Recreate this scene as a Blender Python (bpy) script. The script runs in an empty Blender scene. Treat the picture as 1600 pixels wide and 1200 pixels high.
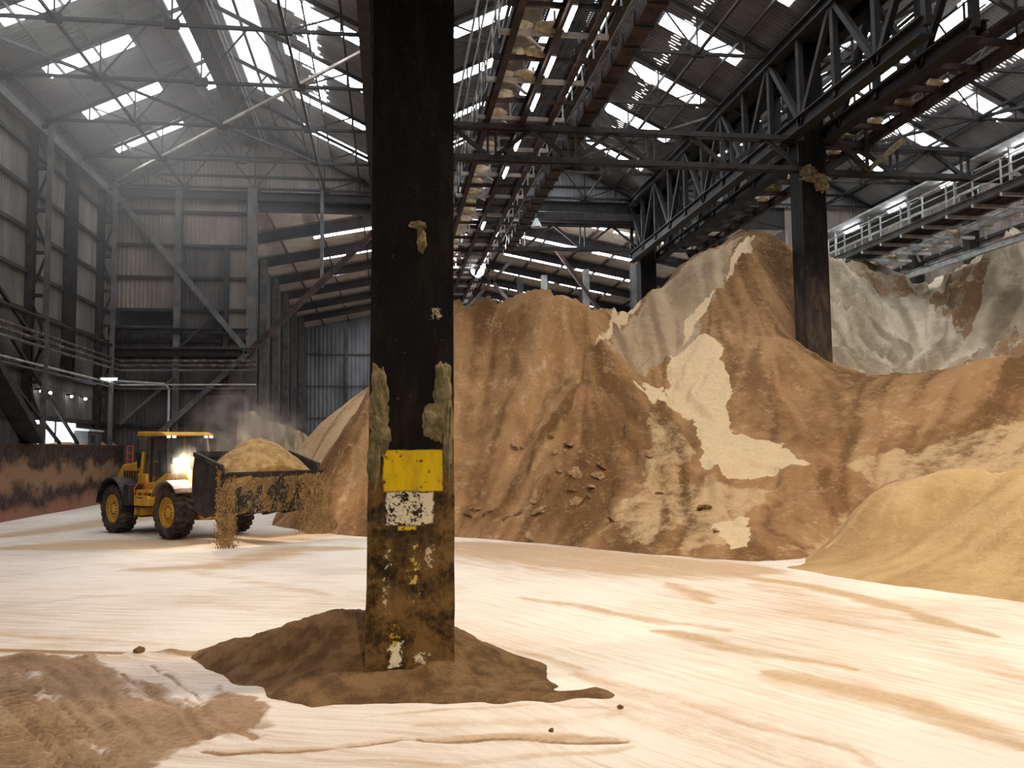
import bpy, bmesh, math, random
import numpy as np
from mathutils import Vector, Matrix

random.seed(7)
SC = bpy.context.scene
COL = SC.collection

# ------------------------------------------------------------------ camera
cam_data = bpy.data.cameras.new('camera')
cam = bpy.data.objects.new('camera', cam_data)
COL.objects.link(cam)
cam_data.sensor_width = 36.0
cam_data.lens = 36.0 * 1350.0 / 1600.0
cam_data.clip_end = 500
YAW, PITCH, ROLL = 0.1424992, 0.0759105, -0.012
fw = Vector((math.sin(YAW) * math.cos(PITCH), math.cos(YAW) * math.cos(PITCH), math.sin(PITCH)))
r0 = Vector((math.cos(YAW), -math.sin(YAW), 0.0))
u0 = r0.cross(fw)
cr, sr = math.cos(ROLL), math.sin(ROLL)
rt = cr * r0 + sr * u0
up = cr * u0 - sr * r0
cam.matrix_world = Matrix(((rt.x, up.x, -fw.x, 0), (rt.y, up.y, -fw.y, 0), (rt.z, up.z, -fw.z, 2.8), (0, 0, 0, 1)))
SC.camera = cam

# ------------------------------------------------------------------ world, exposure
world = bpy.data.worlds.new('sky')
SC.world = world
world.use_nodes = True
world.node_tree.nodes['Background'].inputs[0].default_value = (0.75, 0.85, 1.0, 1)
world.node_tree.nodes['Background'].inputs[1].default_value = 1.0
vs = SC.view_settings
vs.view_transform = 'Standard'
vs.look = 'None'
vs.gamma = 1.0
vs.use_curve_mapping = False
vs.exposure = 0.0
SC.cycles.use_denoising = True
SC.cycles.max_bounces = 6
SC.cycles.diffuse_bounces = 3
SC.cycles.glossy_bounces = 2
SC.cycles.transparent_max_bounces = 8
SC.cycles.volume_bounces = 0
SC.cycles.volume_step_rate = 2.0
SC.cycles.volume_max_steps = 128
SC.cycles.sample_clamp_indirect = 6.0

# ------------------------------------------------------------------ unseen floodlights: three hung above the view, one added behind the camera
def spot(name, loc, target, watts, colour, angle, size=0.4, blend=0.6):
    l = bpy.data.lights.new(name, 'SPOT')
    l.energy = watts
    l.color = colour
    l.spot_size = math.radians(angle)
    l.spot_blend = blend
    l.shadow_soft_size = size
    o = bpy.data.objects.new(name, l)
    o.location = loc
    d = Vector(target) - Vector(loc)
    o.rotation_euler = d.to_track_quat('-Z', 'Y').to_euler()
    COL.objects.link(o)
    return o

spot('flood_lamp_middle', (8.5, 10.0, 15.6), (10.0, 17.5, 0.0), 8000, (1.0, 0.86, 0.68), 128, 0.5)
spot('flood_lamp_right', (16.0, 11.0, 15.6), (15.5, 18.5, 0.0), 8000, (1.0, 0.84, 0.60), 128, 0.5)
spot('flood_lamp_left', (-7.0, 10.0, 15.6), (-6.0, 19.0, 0.0), 4100, (1.0, 0.82, 0.73), 128, 0.5)
spot('flood_lamp_front', (3.5, -9.0, 10.5), (1.2, 12.0, 0.3), 8500, (1.0, 0.86, 0.66), 42, 0.5, 1.0)  # unseen spot added to light the column's lower half and the mound

# ------------------------------------------------------------------ measured ground shapes (world metres)
HEAP_BROWN=[[-1.17,34.51,4.2],[-0.77,34.38,5.14],[0.86,35.5,7.25],[2.78,35.62,8.75],[4.05,35.43,8.89],[5.29,34.74,8.9],[6.24,34.09,8.98],[7.23,33.74,9.06],[8.09,34.03,9.02],[9.06,34.72,8.67],[9.59,35.46,8.58],[11.39,36.83,9.86],[13.3,37.98,11.12],[14.46,38.57,11.82],[16.27,39.05,12.77],[17.81,39.18,13.38],[18.42,38.62,12.97],[18.98,38.28,12.46],[19.49,38.12,10.89],[-0.77,33.42,4.39],[-0.74,32.11,2.93],[-1.83,33.06,3.18],[-1.99,31.97,1.9],[-2.59,31.11,0.94],[-1.04,30.84,1.59],[-1.45,32.62,2.94],[0.81,33.63,5.39],[0.76,31.7,2.91],[0.72,30.22,1.14],[2.87,34.36,6.47],[2.7,32.52,4.33],[2.59,31.23,2.88],[2.45,29.77,1.13],[3.95,34.73,7.56],[3.75,33.11,5.34],[4.82,33.48,6.38],[4.5,31.48,4.04],[4.27,30.01,2.41],[3.99,28.14,0.98],[6.06,33.23,7.37],[6.45,32.65,6.3],[6.17,31.97,5.01],[5.98,30.46,3.99],[5.87,28.84,2.84],[5.4,26.7,1.24],[6.35,29.98,4.19],[6.86,31.15,5.19],[8.16,32.37,6.65],[7.34,30.21,4.66],[7.44,33.63,7.44],[8.37,34.18,7.78],[8.7,32.53,6.29],[7.97,29.95,4.18],[9.61,35.3,8.09],[9.79,34.08,6.46],[9.86,33.04,5.33],[9.11,30.62,3.97],[8.24,27.83,2.38],[7.29,24.73,0.94],[6.91,27.71,2.4],[6.35,25.58,0.9],[12.7,36.38,9.28],[12.03,34.62,7.07],[11.23,32.44,5.29],[10.53,29.83,3.7],[9.17,26.71,1.98],[8.53,23.85,0.79],[14.97,36.77,10.54],[14.0,35.22,8.81],[12.93,33.66,7.35],[12.66,31.43,5.21],[11.85,29.24,3.67],[11.02,27.02,2.35],[9.83,26.22,1.88],[9.95,24.05,0.93],[16.56,36.92,10.89],[16.01,34.53,8.72],[15.3,32.25,6.8],[14.87,30.88,5.65],[13.53,28.96,4.11],[12.44,28.95,3.66],[14.28,33.3,6.92],[15.25,35.44,8.86],[18.14,37.34,10.41],[17.69,35.92,8.68],[17.3,34.48,6.94],[17.77,33.66,6.25],[18.05,32.62,6.02],[18.53,31.57,5.71],[18.96,30.1,5.58],[19.41,28.82,5.56],[20.04,27.91,5.68],[20.66,27.4,5.87],[21.41,26.48,5.84],[22.85,25.37,5.79],[24.5,24.65,5.5],[15.45,28.49,4.07],[14.13,26.14,2.73],[13.03,24.94,2.06],[11.69,23.57,1.28],[10.25,21.81,0.4],[15.23,29.89,4.61],[17.42,30.15,5.1],[17.16,27.33,4.01],[15.58,24.92,2.71],[14.35,23.35,1.8],[18.34,25.65,3.92],[16.63,23.36,2.69],[15.85,22.3,2.07],[19.3,24.0,3.84],[17.48,21.82,2.68],[16.67,20.87,2.01],[18.43,20.67,2.66],[21.87,22.12,3.74],[-3.38,32.91,0.0],[-3.18,30.92,-0.9],[-2.66,31.93,0.0],[-2.49,29.93,-0.9],[-1.92,30.99,0.0],[-1.8,28.99,-0.9],[-0.57,29.25,0.0],[-0.53,27.25,-0.9],[0.68,28.91,0.0],[0.64,26.91,-0.9],[2.23,28.5,0.0],[2.08,26.5,-0.9],[3.46,27.34,0.0],[3.2,25.35,-0.9],[4.63,25.88,0.0],[4.27,23.91,-0.9],[5.71,24.21,0.0],[5.25,22.26,-0.9],[6.67,22.72,0.0],[6.11,20.8,-0.9],[7.86,21.58,0.0],[7.17,19.7,-0.9],[8.95,20.52,0.0],[8.15,18.69,-0.9],[10.23,20.73,0.0],[9.34,18.94,-0.9],[12.13,21.66,0.0],[11.15,19.91,-0.9],[13.24,21.38,0.0],[12.18,19.68,-0.9],[14.29,20.28,0.0],[13.14,18.64,-0.9],[14.77,18.65,0.0],[13.52,17.08,-0.9],[15.33,17.4,0.0],[14.01,15.9,-0.9],[16.46,16.15,0.0],[15.03,14.75,-0.9],[-3.9,33.05,-0.7],[-4.69,42.14,-0.6],[-6.69,61.97,-0.6],[-0.84,37.38,3.84],[-0.95,42.38,0.54],[-1.13,50.37,-2.0],[0.94,38.5,5.95],[1.06,43.5,2.65],[1.25,51.5,-2.0],[3.01,38.61,7.45],[3.4,43.59,4.15],[4.02,51.57,-0.75],[4.39,38.41,7.59],[4.95,43.37,4.29],[5.86,51.32,-0.61],[5.74,37.71,7.6],[6.5,42.65,4.3],[7.7,50.56,-0.6],[6.78,37.04,7.68],[7.68,41.96,4.38],[9.13,49.83,-0.52],[7.86,36.67,7.76],[8.9,41.56,4.46],[10.58,49.38,-0.44],[8.78,36.94,7.72],[9.94,41.81,4.42],[11.79,49.59,-0.48],[9.82,37.63,7.37],[11.08,42.46,4.07],[13.1,50.2,-0.83],[10.37,38.36,7.28],[11.67,43.19,3.98],[13.76,50.91,-0.92],[12.27,39.7,8.56],[13.75,44.47,5.26],[16.11,52.12,0.36],[14.29,40.81,9.82],[15.94,45.53,6.52],[18.58,53.08,1.62],[15.51,41.38,10.52],[17.27,46.06,7.22],[20.08,53.55,2.32],[17.42,41.82,11.47],[19.35,46.43,8.17],[22.42,53.82,3.27],[19.05,41.92,12.08],[21.12,46.47,8.78],[24.43,53.75,3.88],[19.71,41.33,11.67],[21.87,45.84,8.37],[25.31,53.06,3.47],[20.32,40.96,11.16],[22.54,45.44,7.86],[26.09,52.61,2.96],[20.86,40.79,9.59],[23.13,45.24,6.29],[26.77,52.37,1.39],[18.7,35.43,5.75],[20.57,38.96,4.05],[23.37,44.27,0.75],[26.17,49.58,-1.75],[20.03,31.79,5.08],[22.16,35.17,3.38],[25.36,40.25,0.08],[28.55,45.32,-2.0],[21.21,29.53,5.18],[23.54,32.78,3.48],[27.04,37.65,0.18],[30.54,42.53,-2.0],[22.67,28.04,5.34],[25.18,31.15,3.64],[28.96,35.81,0.34],[32.73,40.48,-2.0],[24.18,26.85,5.29],[26.86,29.83,3.59],[30.88,34.28,0.29],[34.89,38.74,-2.0],[25.91,26.06,5.0],[28.73,28.9,3.3],[32.96,33.16,0.0],[37.19,37.41,-2.0]]
HEAP_PALE=[[21.36,42.76,12.9],[23.22,42.51,12.71],[25.62,43.22,12.24],[27.92,43.92,12.0],[29.64,44.2,11.72],[30.1,42.58,12.16],[30.81,40.9,12.95],[31.24,39.27,13.57],[31.69,38.75,12.92],[33.84,38.1,10.81],[28.6,42.67,11.2],[29.74,41.03,11.93],[30.11,39.53,12.28],[30.39,38.24,12.77],[21.35,38.97,9.52],[19.97,40.15,10.02],[18.11,36.61,6.76],[19.57,35.9,6.69],[24.43,38.63,8.24],[22.39,35.54,6.08],[26.28,38.82,8.92],[24.42,36.19,7.03],[27.51,38.09,9.45],[24.23,33.73,6.47],[27.96,36.03,9.11],[26.42,34.57,7.28],[27.68,35.75,8.02],[28.41,34.94,9.23],[28.11,34.67,8.08],[26.51,32.76,6.92],[28.33,32.06,7.38],[25.25,28.13,4.94],[22.94,28.46,4.97],[20.06,31.95,4.47],[15.78,32.07,4.24],[22.7,45.45,11.3],[24.94,49.92,7.9],[24.66,45.15,11.11],[27.05,49.53,7.71],[27.15,45.8,10.64],[29.7,50.1,7.24],[29.53,46.45,10.4],[32.21,50.67,7.0],[31.31,46.69,10.12],[34.09,50.85,6.72],[31.83,45.03,10.56],[34.72,49.11,7.16],[32.61,43.3,11.35],[35.62,47.29,7.95],[33.11,41.62,11.97],[36.22,45.53,8.57],[33.58,41.07,11.32],[36.75,44.94,7.92],[35.83,40.34,9.21],[39.16,44.08,5.81]]
HEAP_LOW=[[9.12,19.29,0.0],[8.47,17.94,-0.5],[9.61,18.01,0.0],[8.91,16.69,-0.5],[9.88,17.18,0.0],[9.14,15.88,-0.5],[10.18,16.5,0.0],[9.39,15.22,-0.5],[10.67,15.57,-0.0],[9.82,14.33,-0.5],[11.27,14.28,0.0],[10.34,13.1,-0.5],[11.77,13.41,0.0],[10.78,12.28,-0.5],[12.57,12.38,0.0],[11.5,11.33,-0.5],[11.12,21.09,0.29],[11.77,20.94,1.02],[12.15,20.64,1.53],[12.91,20.71,1.84],[13.54,20.31,2.02],[14.08,19.82,2.12],[14.52,19.24,2.17],[14.93,18.67,2.2],[15.63,17.55,2.28],[17.32,16.8,2.38],[11.13,19.86,0.42],[11.75,19.73,1.03],[10.71,19.13,0.13],[12.04,18.89,0.79],[12.83,19.54,1.48],[11.26,17.73,0.29],[12.24,17.35,0.65],[11.39,16.19,0.22],[12.67,15.97,0.78],[12.16,15.37,0.31],[13.49,17.71,1.57],[13.82,18.57,1.66],[13.06,18.92,1.21],[13.83,17.34,1.79],[13.11,16.48,1.25],[13.78,15.55,1.43],[13.06,14.81,0.54],[14.58,14.26,0.91],[11.68,22.15,-0.06],[12.98,24.63,-1.71],[14.38,27.28,-3.31],[12.36,21.99,0.67],[13.73,24.43,-0.98],[15.2,27.04,-2.58],[12.75,21.68,1.18],[14.17,24.09,-0.47],[15.7,26.68,-2.07],[13.54,21.73,1.49],[15.02,24.11,-0.16],[16.61,26.65,-1.76],[14.2,21.3,1.67],[15.76,23.63,0.02],[17.42,26.13,-1.58],[14.77,20.79,1.77],[16.39,23.08,0.12],[18.13,25.52,-1.48],[15.24,20.2,1.82],[16.93,22.43,0.17],[18.74,24.83,-1.43],[15.68,19.61,1.85],[17.42,21.8,0.2],[19.3,24.14,-1.4],[16.43,18.45,1.93],[18.29,20.54,0.28],[20.28,22.78,-1.32],[18.18,17.63,2.03],[20.19,19.58,0.38],[22.34,21.67,-1.22]]
HEAP_FAR=[[1.16,47.57,7.87],[-1.1,47.51,6.32],[-2.28,47.24,5.4],[-3.61,47.0,4.37],[-4.64,46.73,3.23],[-1.11,41.69,2.96],[-2.65,42.46,2.37],[-4.16,44.23,1.9],[-0.2,38.65,1.26],[-5.07,46.89,2.02],[0.99,41.39,2.94],[-5.99,57.37,0.0],[-5.99,55.37,-1.0],[-4.31,44.31,0.0],[-4.31,42.31,-1.0],[-2.58,41.47,0.0],[-2.58,39.47,-1.0],[-0.2,38.69,0.0],[-0.2,36.69,-1.0],[-7.37,62.25,-0.8],[1.16,50.57,6.37],[1.16,56.57,2.37],[-1.1,50.51,4.82],[-1.1,56.51,0.82],[-2.28,50.24,3.9],[-2.28,56.24,-0.1],[-3.61,50.0,2.87],[-3.61,56.0,-1.13],[-4.64,49.73,1.73],[-4.64,55.73,-2.0]]
HEAP_COLUMN=[[-2.74,12.95,0.01],[-3.13,13.27,-0.22],[-2.31,12.06,0.01],[-2.73,12.33,-0.22],[-1.86,11.33,0.01],[-2.32,11.53,-0.22],[-1.31,10.57,0.01],[-1.8,10.62,-0.22],[-0.83,10.09,0.01],[-1.31,9.96,-0.22],[-0.34,10.13,0.01],[-0.8,9.93,-0.22],[0.09,10.12,0.01],[-0.21,9.73,-0.22],[0.66,9.99,0.01],[0.99,9.62,-0.22],[1.23,9.86,0.01],[1.66,9.61,-0.22],[1.8,9.78,0.01],[2.26,9.59,-0.22],[2.42,9.84,0.01],[2.9,9.72,-0.22],[2.51,9.99,0.01],[3.0,9.89,-0.22],[2.41,10.17,0.01],[2.9,10.12,-0.22],[1.92,10.43,0.01],[2.42,10.44,-0.22],[-2.33,12.6,0.18],[-1.78,12.3,0.36],[-1.32,12.0,0.53],[-0.89,11.7,0.66],[-0.59,11.6,0.72],[-0.29,11.5,0.7],[-1.0,11.2,0.24],[-1.33,11.4,0.05],[-0.53,11.1,0.4],[-0.5,10.6,0.13],[-0.06,10.75,0.19],[0.25,10.68,0.17],[0.76,10.7,0.28],[0.24,10.4,0.08],[0.69,10.4,0.07],[1.06,10.75,0.06],[1.46,10.5,-0.02],[1.97,10.3,-0.05],[-0.13,10.75,0.3],[-0.5,12.2,0.6],[0.3,12.2,0.5],[0.9,12.0,0.4],[1.1,11.4,0.3],[-1.2,12.9,0.15],[-0.4,13.0,0.2],[0.4,13.0,0.1],[1.2,12.4,0.05],[1.9,11.4,0.02],[-0.5,13.8,-0.2],[0.6,13.8,-0.2],[2.0,12.4,-0.2],[3,11.2,-0.2],[-2,14,-0.2],[0.3,11.2,0.5]]
PALE_AREAS=[[[13.02,34.24],[13.3,33.24],[13.14,32.07],[12.12,29.58],[11.71,28.53],[12.57,27.46],[13.06,25.08],[12.09,25.58],[10.99,25.7],[10.02,26.44],[10.51,28.08],[10.75,29.8],[9.99,31.07],[11.02,32.57],[10.93,33.07],[11.98,34.09]],[[9.59,35.47],[11.83,38.27],[11.04,36.72],[9.25,34.46],[8.12,32.43],[8.18,32.95]],[[14.43,36.24],[13.29,34.91],[11.93,34.35],[12.72,35.29]],[[17.75,39.05],[16.54,37.53],[14.73,36.25],[15.94,37.56]],[[9.23,32.21],[9.83,31.96],[9.7,32.51],[10.64,32.24],[9.94,30.94],[9.28,31.96]],[[9.2,23.61],[9.96,23.4],[9.08,21.19],[8.63,21.36],[8.79,22.83]]]
SOFT_AREAS=[[[9.82,30.57],[10.44,28.97],[9.75,26.28],[8.34,24.38],[6.83,23.23],[6.26,23.83],[7.95,26.2]],[[8.47,24.75],[9.96,26.0],[11.15,24.49],[8.39,21.59],[7.24,22.28]],[[9.23,20.77],[12.96,23.04],[13.16,22.72],[10.63,21.18]],[[13.84,25.25],[20.36,22.74],[17.39,19.57],[14.08,23.25]]]
GREY_AREAS=[[[16.87,38.56],[14.37,38.34],[11.36,36.74],[9.95,35.49],[8.56,32.92],[9.57,33.34],[10.11,33.01],[11.7,33.71],[13.52,35.11],[15.37,36.99]]]
CREST_BROWN_UNDERCUT_SHADE=[[[27.12,41.27],[26.2,36.13],[31.21,39.28],[31.18,38.13],[29.85,38.26],[29.02,40.05],[27.33,40.26]],[[23.93,33.73],[26.97,35.48],[28.11,34.67],[28.56,33.69],[25.72,30.47]],[[23.13,42.28],[25.66,42.67],[27.49,41.11],[26.06,40.51],[23.65,41.13]]]  # brown crest tops; second outline puts the undercut's shadow into the colour
LOW_PALE=[[[10.74,20.54],[11.48,20.44],[12.0,20.47],[11.63,20.41],[11.0,20.24]]]
TRACKS=[[[[2.36,16.77],[3.34,15.51],[4.16,14.24],[4.77,13.46],[5.15,12.84]],0.16,0.8],[[[4.07,13.25],[4.54,12.55],[4.84,11.85],[5.45,10.97],[5.87,10.45]],0.16,0.9],[[[4.75,10.6],[5.08,9.92],[5.58,9.15],[5.83,8.4],[5.96,7.5]],0.28,0.9],[[[1.68,12.68],[2.27,11.41],[2.71,10.46],[3.16,9.86],[3.53,9.05],[4.16,7.91],[4.32,7.13]],0.1,0.7],[[[2.71,10.46],[2.8,9.67],[3.18,8.67],[3.49,7.85],[3.7,7.17]],0.5,0.45],[[[7.56,18.38],[8.23,17.28],[8.71,15.39],[8.74,13.46],[8.78,11.83]],0.2,1.0],[[[5.78,17.84],[5.9,16.62],[5.8,15.32]],0.2,0.8],[[[7.52,17.27],[7.52,15.29],[7.34,13.2],[7.5,11.74]],0.5,0.6],[[[7.82,13.65],[9.37,14.23],[11.18,14.17]],0.7,0.5],[[[7.88,12.83],[7.86,11.25],[7.52,9.6]],0.3,0.5],[[[1.6,26.66],[4.77,22.06],[6.79,19.95],[8.49,18.78]],1.3,1.25],[[[4.03,20.04],[5.38,19.4],[6.28,18.48]],0.25,0.7],[[[0.2,8.71],[1.2,8.63],[1.83,8.57],[2.38,8.26]],0.09,0.9],[[[0.21,9.21],[1.01,9.18],[1.79,9.03],[2.73,9.43]],0.12,0.5],[[[-0.32,9.53],[0.64,9.7],[1.69,9.62],[2.59,9.46]],0.05,0.6],[[[-1.62,8.8],[-0.76,8.58],[0.2,8.71]],0.06,0.9],[[[-0.28,8.27],[0.53,8.04],[1.31,8.15],[2.35,8.14]],0.06,0.6],[[[-10.93,15.42],[-4.61,13.43],[-3.47,13.09],[-2.73,12.87]],0.1,1.0],[[[-10.14,63.35],[-9.89,46.13],[-11.82,37.64],[-13.43,32.7]],1.3,1.0],[[[-1.09,32.26],[-4.28,29.38],[-7.06,28.52],[-9.73,29.21],[-11.74,28.63]],1.2,1.05],[[[-0.69,25.83],[-2.74,26.35],[-3.28,24.88],[-4.39,22.71],[-6.32,22.57]],0.6,0.9],[[[-8.99,21.97],[-7.5,23.95],[-4.71,22.08],[-2.37,19.03],[-0.32,16.63]],0.25,0.5],[[[-7.25,17.76],[-5.79,18.54],[-4.47,18.65],[-2.38,16.39]],0.25,0.4],[[[-6.19,15.19],[-4.88,14.21],[-3.36,13.69]],0.3,0.5]]
BROWN_REGIONS=[[[-10.27,14.5],[-4.04,13.01],[-2.99,11.6],[-2.16,10.22],[-2.07,11.43],[-1.47,10.21],[-1.22,9.88],[-1.4,9.3],[-1.69,8.87],[-2.16,8.64],[-2.04,7.89],[-7.14,8.78]],[[-7.14,8.78],[-2.26,8.7],[-1.54,6.0],[-6.61,6.85]]]
WHITE_PATCHES=[[[-4.71,12.32],[-4.51,12.21],[-4.35,11.86],[-4.52,11.96]],[[-3.07,9.44],[-2.71,8.96],[-2.72,8.82],[-3.02,9.2]],[[-3.89,12.79],[-3.49,12.71],[-3.09,12.28],[-3.3,12.15]],[[-3.22,12.23],[-3.07,12.2],[-2.1,10.46],[-2.12,10.21]],[[-4.25,11.25],[-3.99,11.15],[-3.78,10.77],[-4.01,10.81]],[[-3.19,11.64],[-2.72,10.57],[-2.74,10.5],[-3.18,11.34]]]
TREADS=[[[-4.42,11.43],[-3.82,10.4],[-3.14,9.22],[-2.45,7.96]],[[-4.46,10.52],[-3.65,9.31],[-2.94,8.05]]]
GROOVES=[[[-4.34,12.66],[-3.49,11.25],[-2.84,10.04],[-2.36,9.08]],[[-3.14,12.43],[-2.63,11.54],[-2.03,10.22]],[[-4.98,12.64],[-4.06,10.95],[-3.25,9.43],[-2.71,8.45]],[[-3.41,12.0],[-2.47,10.4],[-1.75,9.16]],[[-4.56,12.39],[-3.57,10.86],[-2.83,9.56]],[[0.2,8.68],[-0.76,8.58],[-1.68,8.81]],[[0.2,8.7],[1.19,8.61],[2.32,8.28]],[[-2.39,10.64],[-1.7,9.56],[-1.3,9.08]]]
CLODS=[[4.46,30.5],[4.68,30.41],[6.01,27.57],[5.81,27.6],[5.51,27.71],[6.71,27.36],[6.92,27.76],[6.35,26.79],[3.76,28.04],[4.14,27.73],[4.62,27.49],[3.2,28.63],[5.58,28.56],[5.82,28.61],[6.36,28.57],[6.11,28.94],[5.77,26.98],[5.55,29.48],[6.55,28.01],[2.83,29.18],[8.45,27.8],[8.33,26.1],[4.74,27.03],[4.32,26.38],[5.78,26.54],[6.16,26.43],[9.2,24.6],[6.43,24.78],[8.76,22.53],[2.6,28.98]]


# ------------------------------------------------------------------ material helpers
class NT:
    def __init__(s, name):
        s.m = bpy.data.materials.new(name)
        s.m.use_nodes = True
        s.t = s.m.node_tree
        s.b = s.t.nodes['Principled BSDF']
        s.out = s.t.nodes['Material Output']
    def n(s, typ, **kw):
        x = s.t.nodes.new(typ)
        for k, v in kw.items():
            setattr(x, k, v)
        return x
    def put(s, sock, v):
        if isinstance(v, bpy.types.NodeSocket):
            s.t.links.new(v, sock)
        else:
            sock.default_value = (*v, 1) if isinstance(v, tuple) and len(v) == 3 and sock.type == 'RGBA' else v
    def pos(s):
        return s.n('ShaderNodeNewGeometry').outputs['Position']
    def obj(s):
        return s.n('ShaderNodeTexCoord').outputs['Object']
    def mapping(s, vec, scale=(1, 1, 1), rot=(0, 0, 0), loc=(0, 0, 0), typ='POINT'):
        x = s.n('ShaderNodeMapping', vector_type=typ)
        s.put(x.inputs[0], vec)
        x.inputs['Scale'].default_value = scale
        x.inputs['Rotation'].default_value = rot
        x.inputs['Location'].default_value = loc
        return x.outputs[0]
    def noise(s, vec, scale, detail=4, rough=0.55):
        x = s.n('ShaderNodeTexNoise')
        s.put(x.inputs['Vector'], vec)
        x.inputs['Scale'].default_value = scale
        x.inputs['Detail'].default_value = detail
        x.inputs['Roughness'].default_value = rough
        return x.outputs[0]
    def ramp(s, f, lo, hi, a=0.0, b=1.0):
        x = s.n('ShaderNodeMapRange', interpolation_type='SMOOTHSTEP')
        s.put(x.inputs[0], f)
        x.inputs[1].default_value = lo
        x.inputs[2].default_value = hi
        x.inputs[3].default_value = a
        x.inputs[4].default_value = b
        return x.outputs[0]
    def math(s, op, a, b=0.0, clamp=False):
        x = s.n('ShaderNodeMath', operation=op)
        x.use_clamp = clamp
        s.put(x.inputs[0], a)
        s.put(x.inputs[1], b)
        return x.outputs[0]
    def mix(s, f, a, b):
        x = s.n('ShaderNodeMix', data_type='RGBA')
        s.put(x.inputs[0], f)
        s.put(x.inputs[6], a)
        s.put(x.inputs[7], b)
        return x.outputs[2]
    def attr(s, name):
        return s.n('ShaderNodeAttribute', attribute_name=name).outputs['Fac']
    def xyz(s, vec):
        x = s.n('ShaderNodeSeparateXYZ')
        s.put(x.inputs[0], vec)
        return x.outputs
    def bump(s, h, strength=0.5, dist=0.05):
        x = s.n('ShaderNodeBump')
        x.inputs['Strength'].default_value = strength
        x.inputs['Distance'].default_value = dist
        s.put(x.inputs['Height'], h)
        s.t.links.new(x.outputs[0], s.b.inputs['Normal'])
    def done(s, col, rough=0.85, metal=0.0, spec=0.3):
        s.put(s.b.inputs['Base Color'], col)
        s.put(s.b.inputs['Roughness'], rough)
        s.put(s.b.inputs['Metallic'], metal)
        s.put(s.b.inputs['Specular IOR Level'], spec)
        return s.m

def mottled(name, c1, c2, scale=2.0, lo=0.35, hi=0.65, rough=0.8, metal=0.0, stretch=(1, 1, 1), bump=0.0, spec=0.3):
    k = NT(name)
    v = k.mapping(k.pos(), stretch)
    f = k.ramp(k.noise(v, scale, 5, 0.62), lo, hi)
    if bump:
        k.bump(k.noise(v, scale * 6, 3), bump, 0.02)
    return k.done(k.mix(f, c1, c2), rough, metal, spec)

def emitter(name, colour, strength):
    k = NT(name)
    k.b.inputs['Base Color'].default_value = (*colour, 1)
    k.b.inputs['Emission Color'].default_value = (*colour, 1)
    k.b.inputs['Emission Strength'].default_value = strength
    k.b.inputs['Roughness'].default_value = 0.6
    return k.m

M = {}
M['steel'] = mottled('dark_steel', (0.014, 0.013, 0.013), (0.032, 0.028, 0.027), 1.5, rough=0.75)
M['steel_grey'] = mottled('grey_steel', (0.06, 0.06, 0.062), (0.12, 0.115, 0.11), 1.2, rough=0.7)
M['steel_pale'] = mottled('dusty_pale_steel', (0.22, 0.21, 0.20), (0.42, 0.39, 0.34), 1.5, rough=0.75)
M['rust'] = mottled('rusty_steel', (0.015, 0.012, 0.011), (0.055, 0.031, 0.023), 1.7, 0.4, 0.66, rough=0.85, bump=0.3)
M['galv'] = mottled('galvanised_steel', (0.35, 0.37, 0.38), (0.55, 0.56, 0.55), 2.5, rough=0.55, metal=0.3)
M['clad_light'] = mottled('dusty_wall_sheet', (0.15, 0.125, 0.108), (0.26, 0.22, 0.19), 0.9, 0.3, 0.7, stretch=(1, 1, 0.25))
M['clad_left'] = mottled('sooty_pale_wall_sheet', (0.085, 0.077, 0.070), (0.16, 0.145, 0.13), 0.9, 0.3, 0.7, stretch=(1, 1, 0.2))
M['steel_black'] = mottled('shade_darkened_steel', (0.0055, 0.005, 0.005), (0.014, 0.012, 0.011), 1.5, rough=0.8)  # darker steel copy offsetting strong floor bounce, shade put into the colour
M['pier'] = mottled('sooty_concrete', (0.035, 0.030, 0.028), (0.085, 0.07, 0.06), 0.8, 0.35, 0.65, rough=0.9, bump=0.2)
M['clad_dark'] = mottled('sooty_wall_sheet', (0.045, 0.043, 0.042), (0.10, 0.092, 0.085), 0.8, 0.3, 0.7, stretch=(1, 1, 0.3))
M['clad_blue'] = mottled('grey_blue_wall_sheet', (0.13, 0.135, 0.145), (0.24, 0.245, 0.26), 0.6, 0.3, 0.7, stretch=(1, 1, 0.3))
M['roof'] = mottled('weathered_roof_sheet', (0.075, 0.073, 0.073), (0.15, 0.145, 0.143), 0.5, 0.3, 0.7, stretch=(0.3, 1, 0.3))
M['roof_lit'] = mottled('skylit_roof_sheet', (0.19, 0.19, 0.195), (0.33, 0.33, 0.335), 0.5, 0.3, 0.7, stretch=(0.3, 1, 0.3))  # paler copy of the roof sheet, skylight glow put into the colour
M['roof_beige'] = mottled('beige_roof_board', (0.26, 0.21, 0.17), (0.40, 0.33, 0.27), 0.5, 0.3, 0.7)
M['dusty_pipe'] = mottled('dusty_pipe_steel', (0.05, 0.042, 0.035), (0.20, 0.16, 0.11), 3.0, 0.45, 0.7, rough=0.9)
k = NT('stained_push_wall')
_p = k.pos()
_x, _y, _z = k.xyz(_p)
_n = k.noise(k.mapping(_p, (1, 0.6, 0.8)), 0.55, 6, 0.7)
_w = k.math('ADD', _z, k.math('MULTIPLY', k.math('SUBTRACT', _n, 0.5), 3.2))
_c = k.mix(k.ramp(k.noise(_p, 3.0, 5, 0.7), 0.35, 0.65), (0.030, 0.022, 0.019), (0.075, 0.050, 0.038))
_b = k.math('MULTIPLY', k.ramp(_w, 1.1, 1.7), k.ramp(_w, 2.5, 2.0))
_c = k.mix(k.math('MULTIPLY', _b, 0.8), _c, (0.27, 0.165, 0.095))
_c = k.mix(k.math('MULTIPLY', k.ramp(_w, 0.9, 0.2), 0.8), _c, (0.26, 0.125, 0.08))
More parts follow.
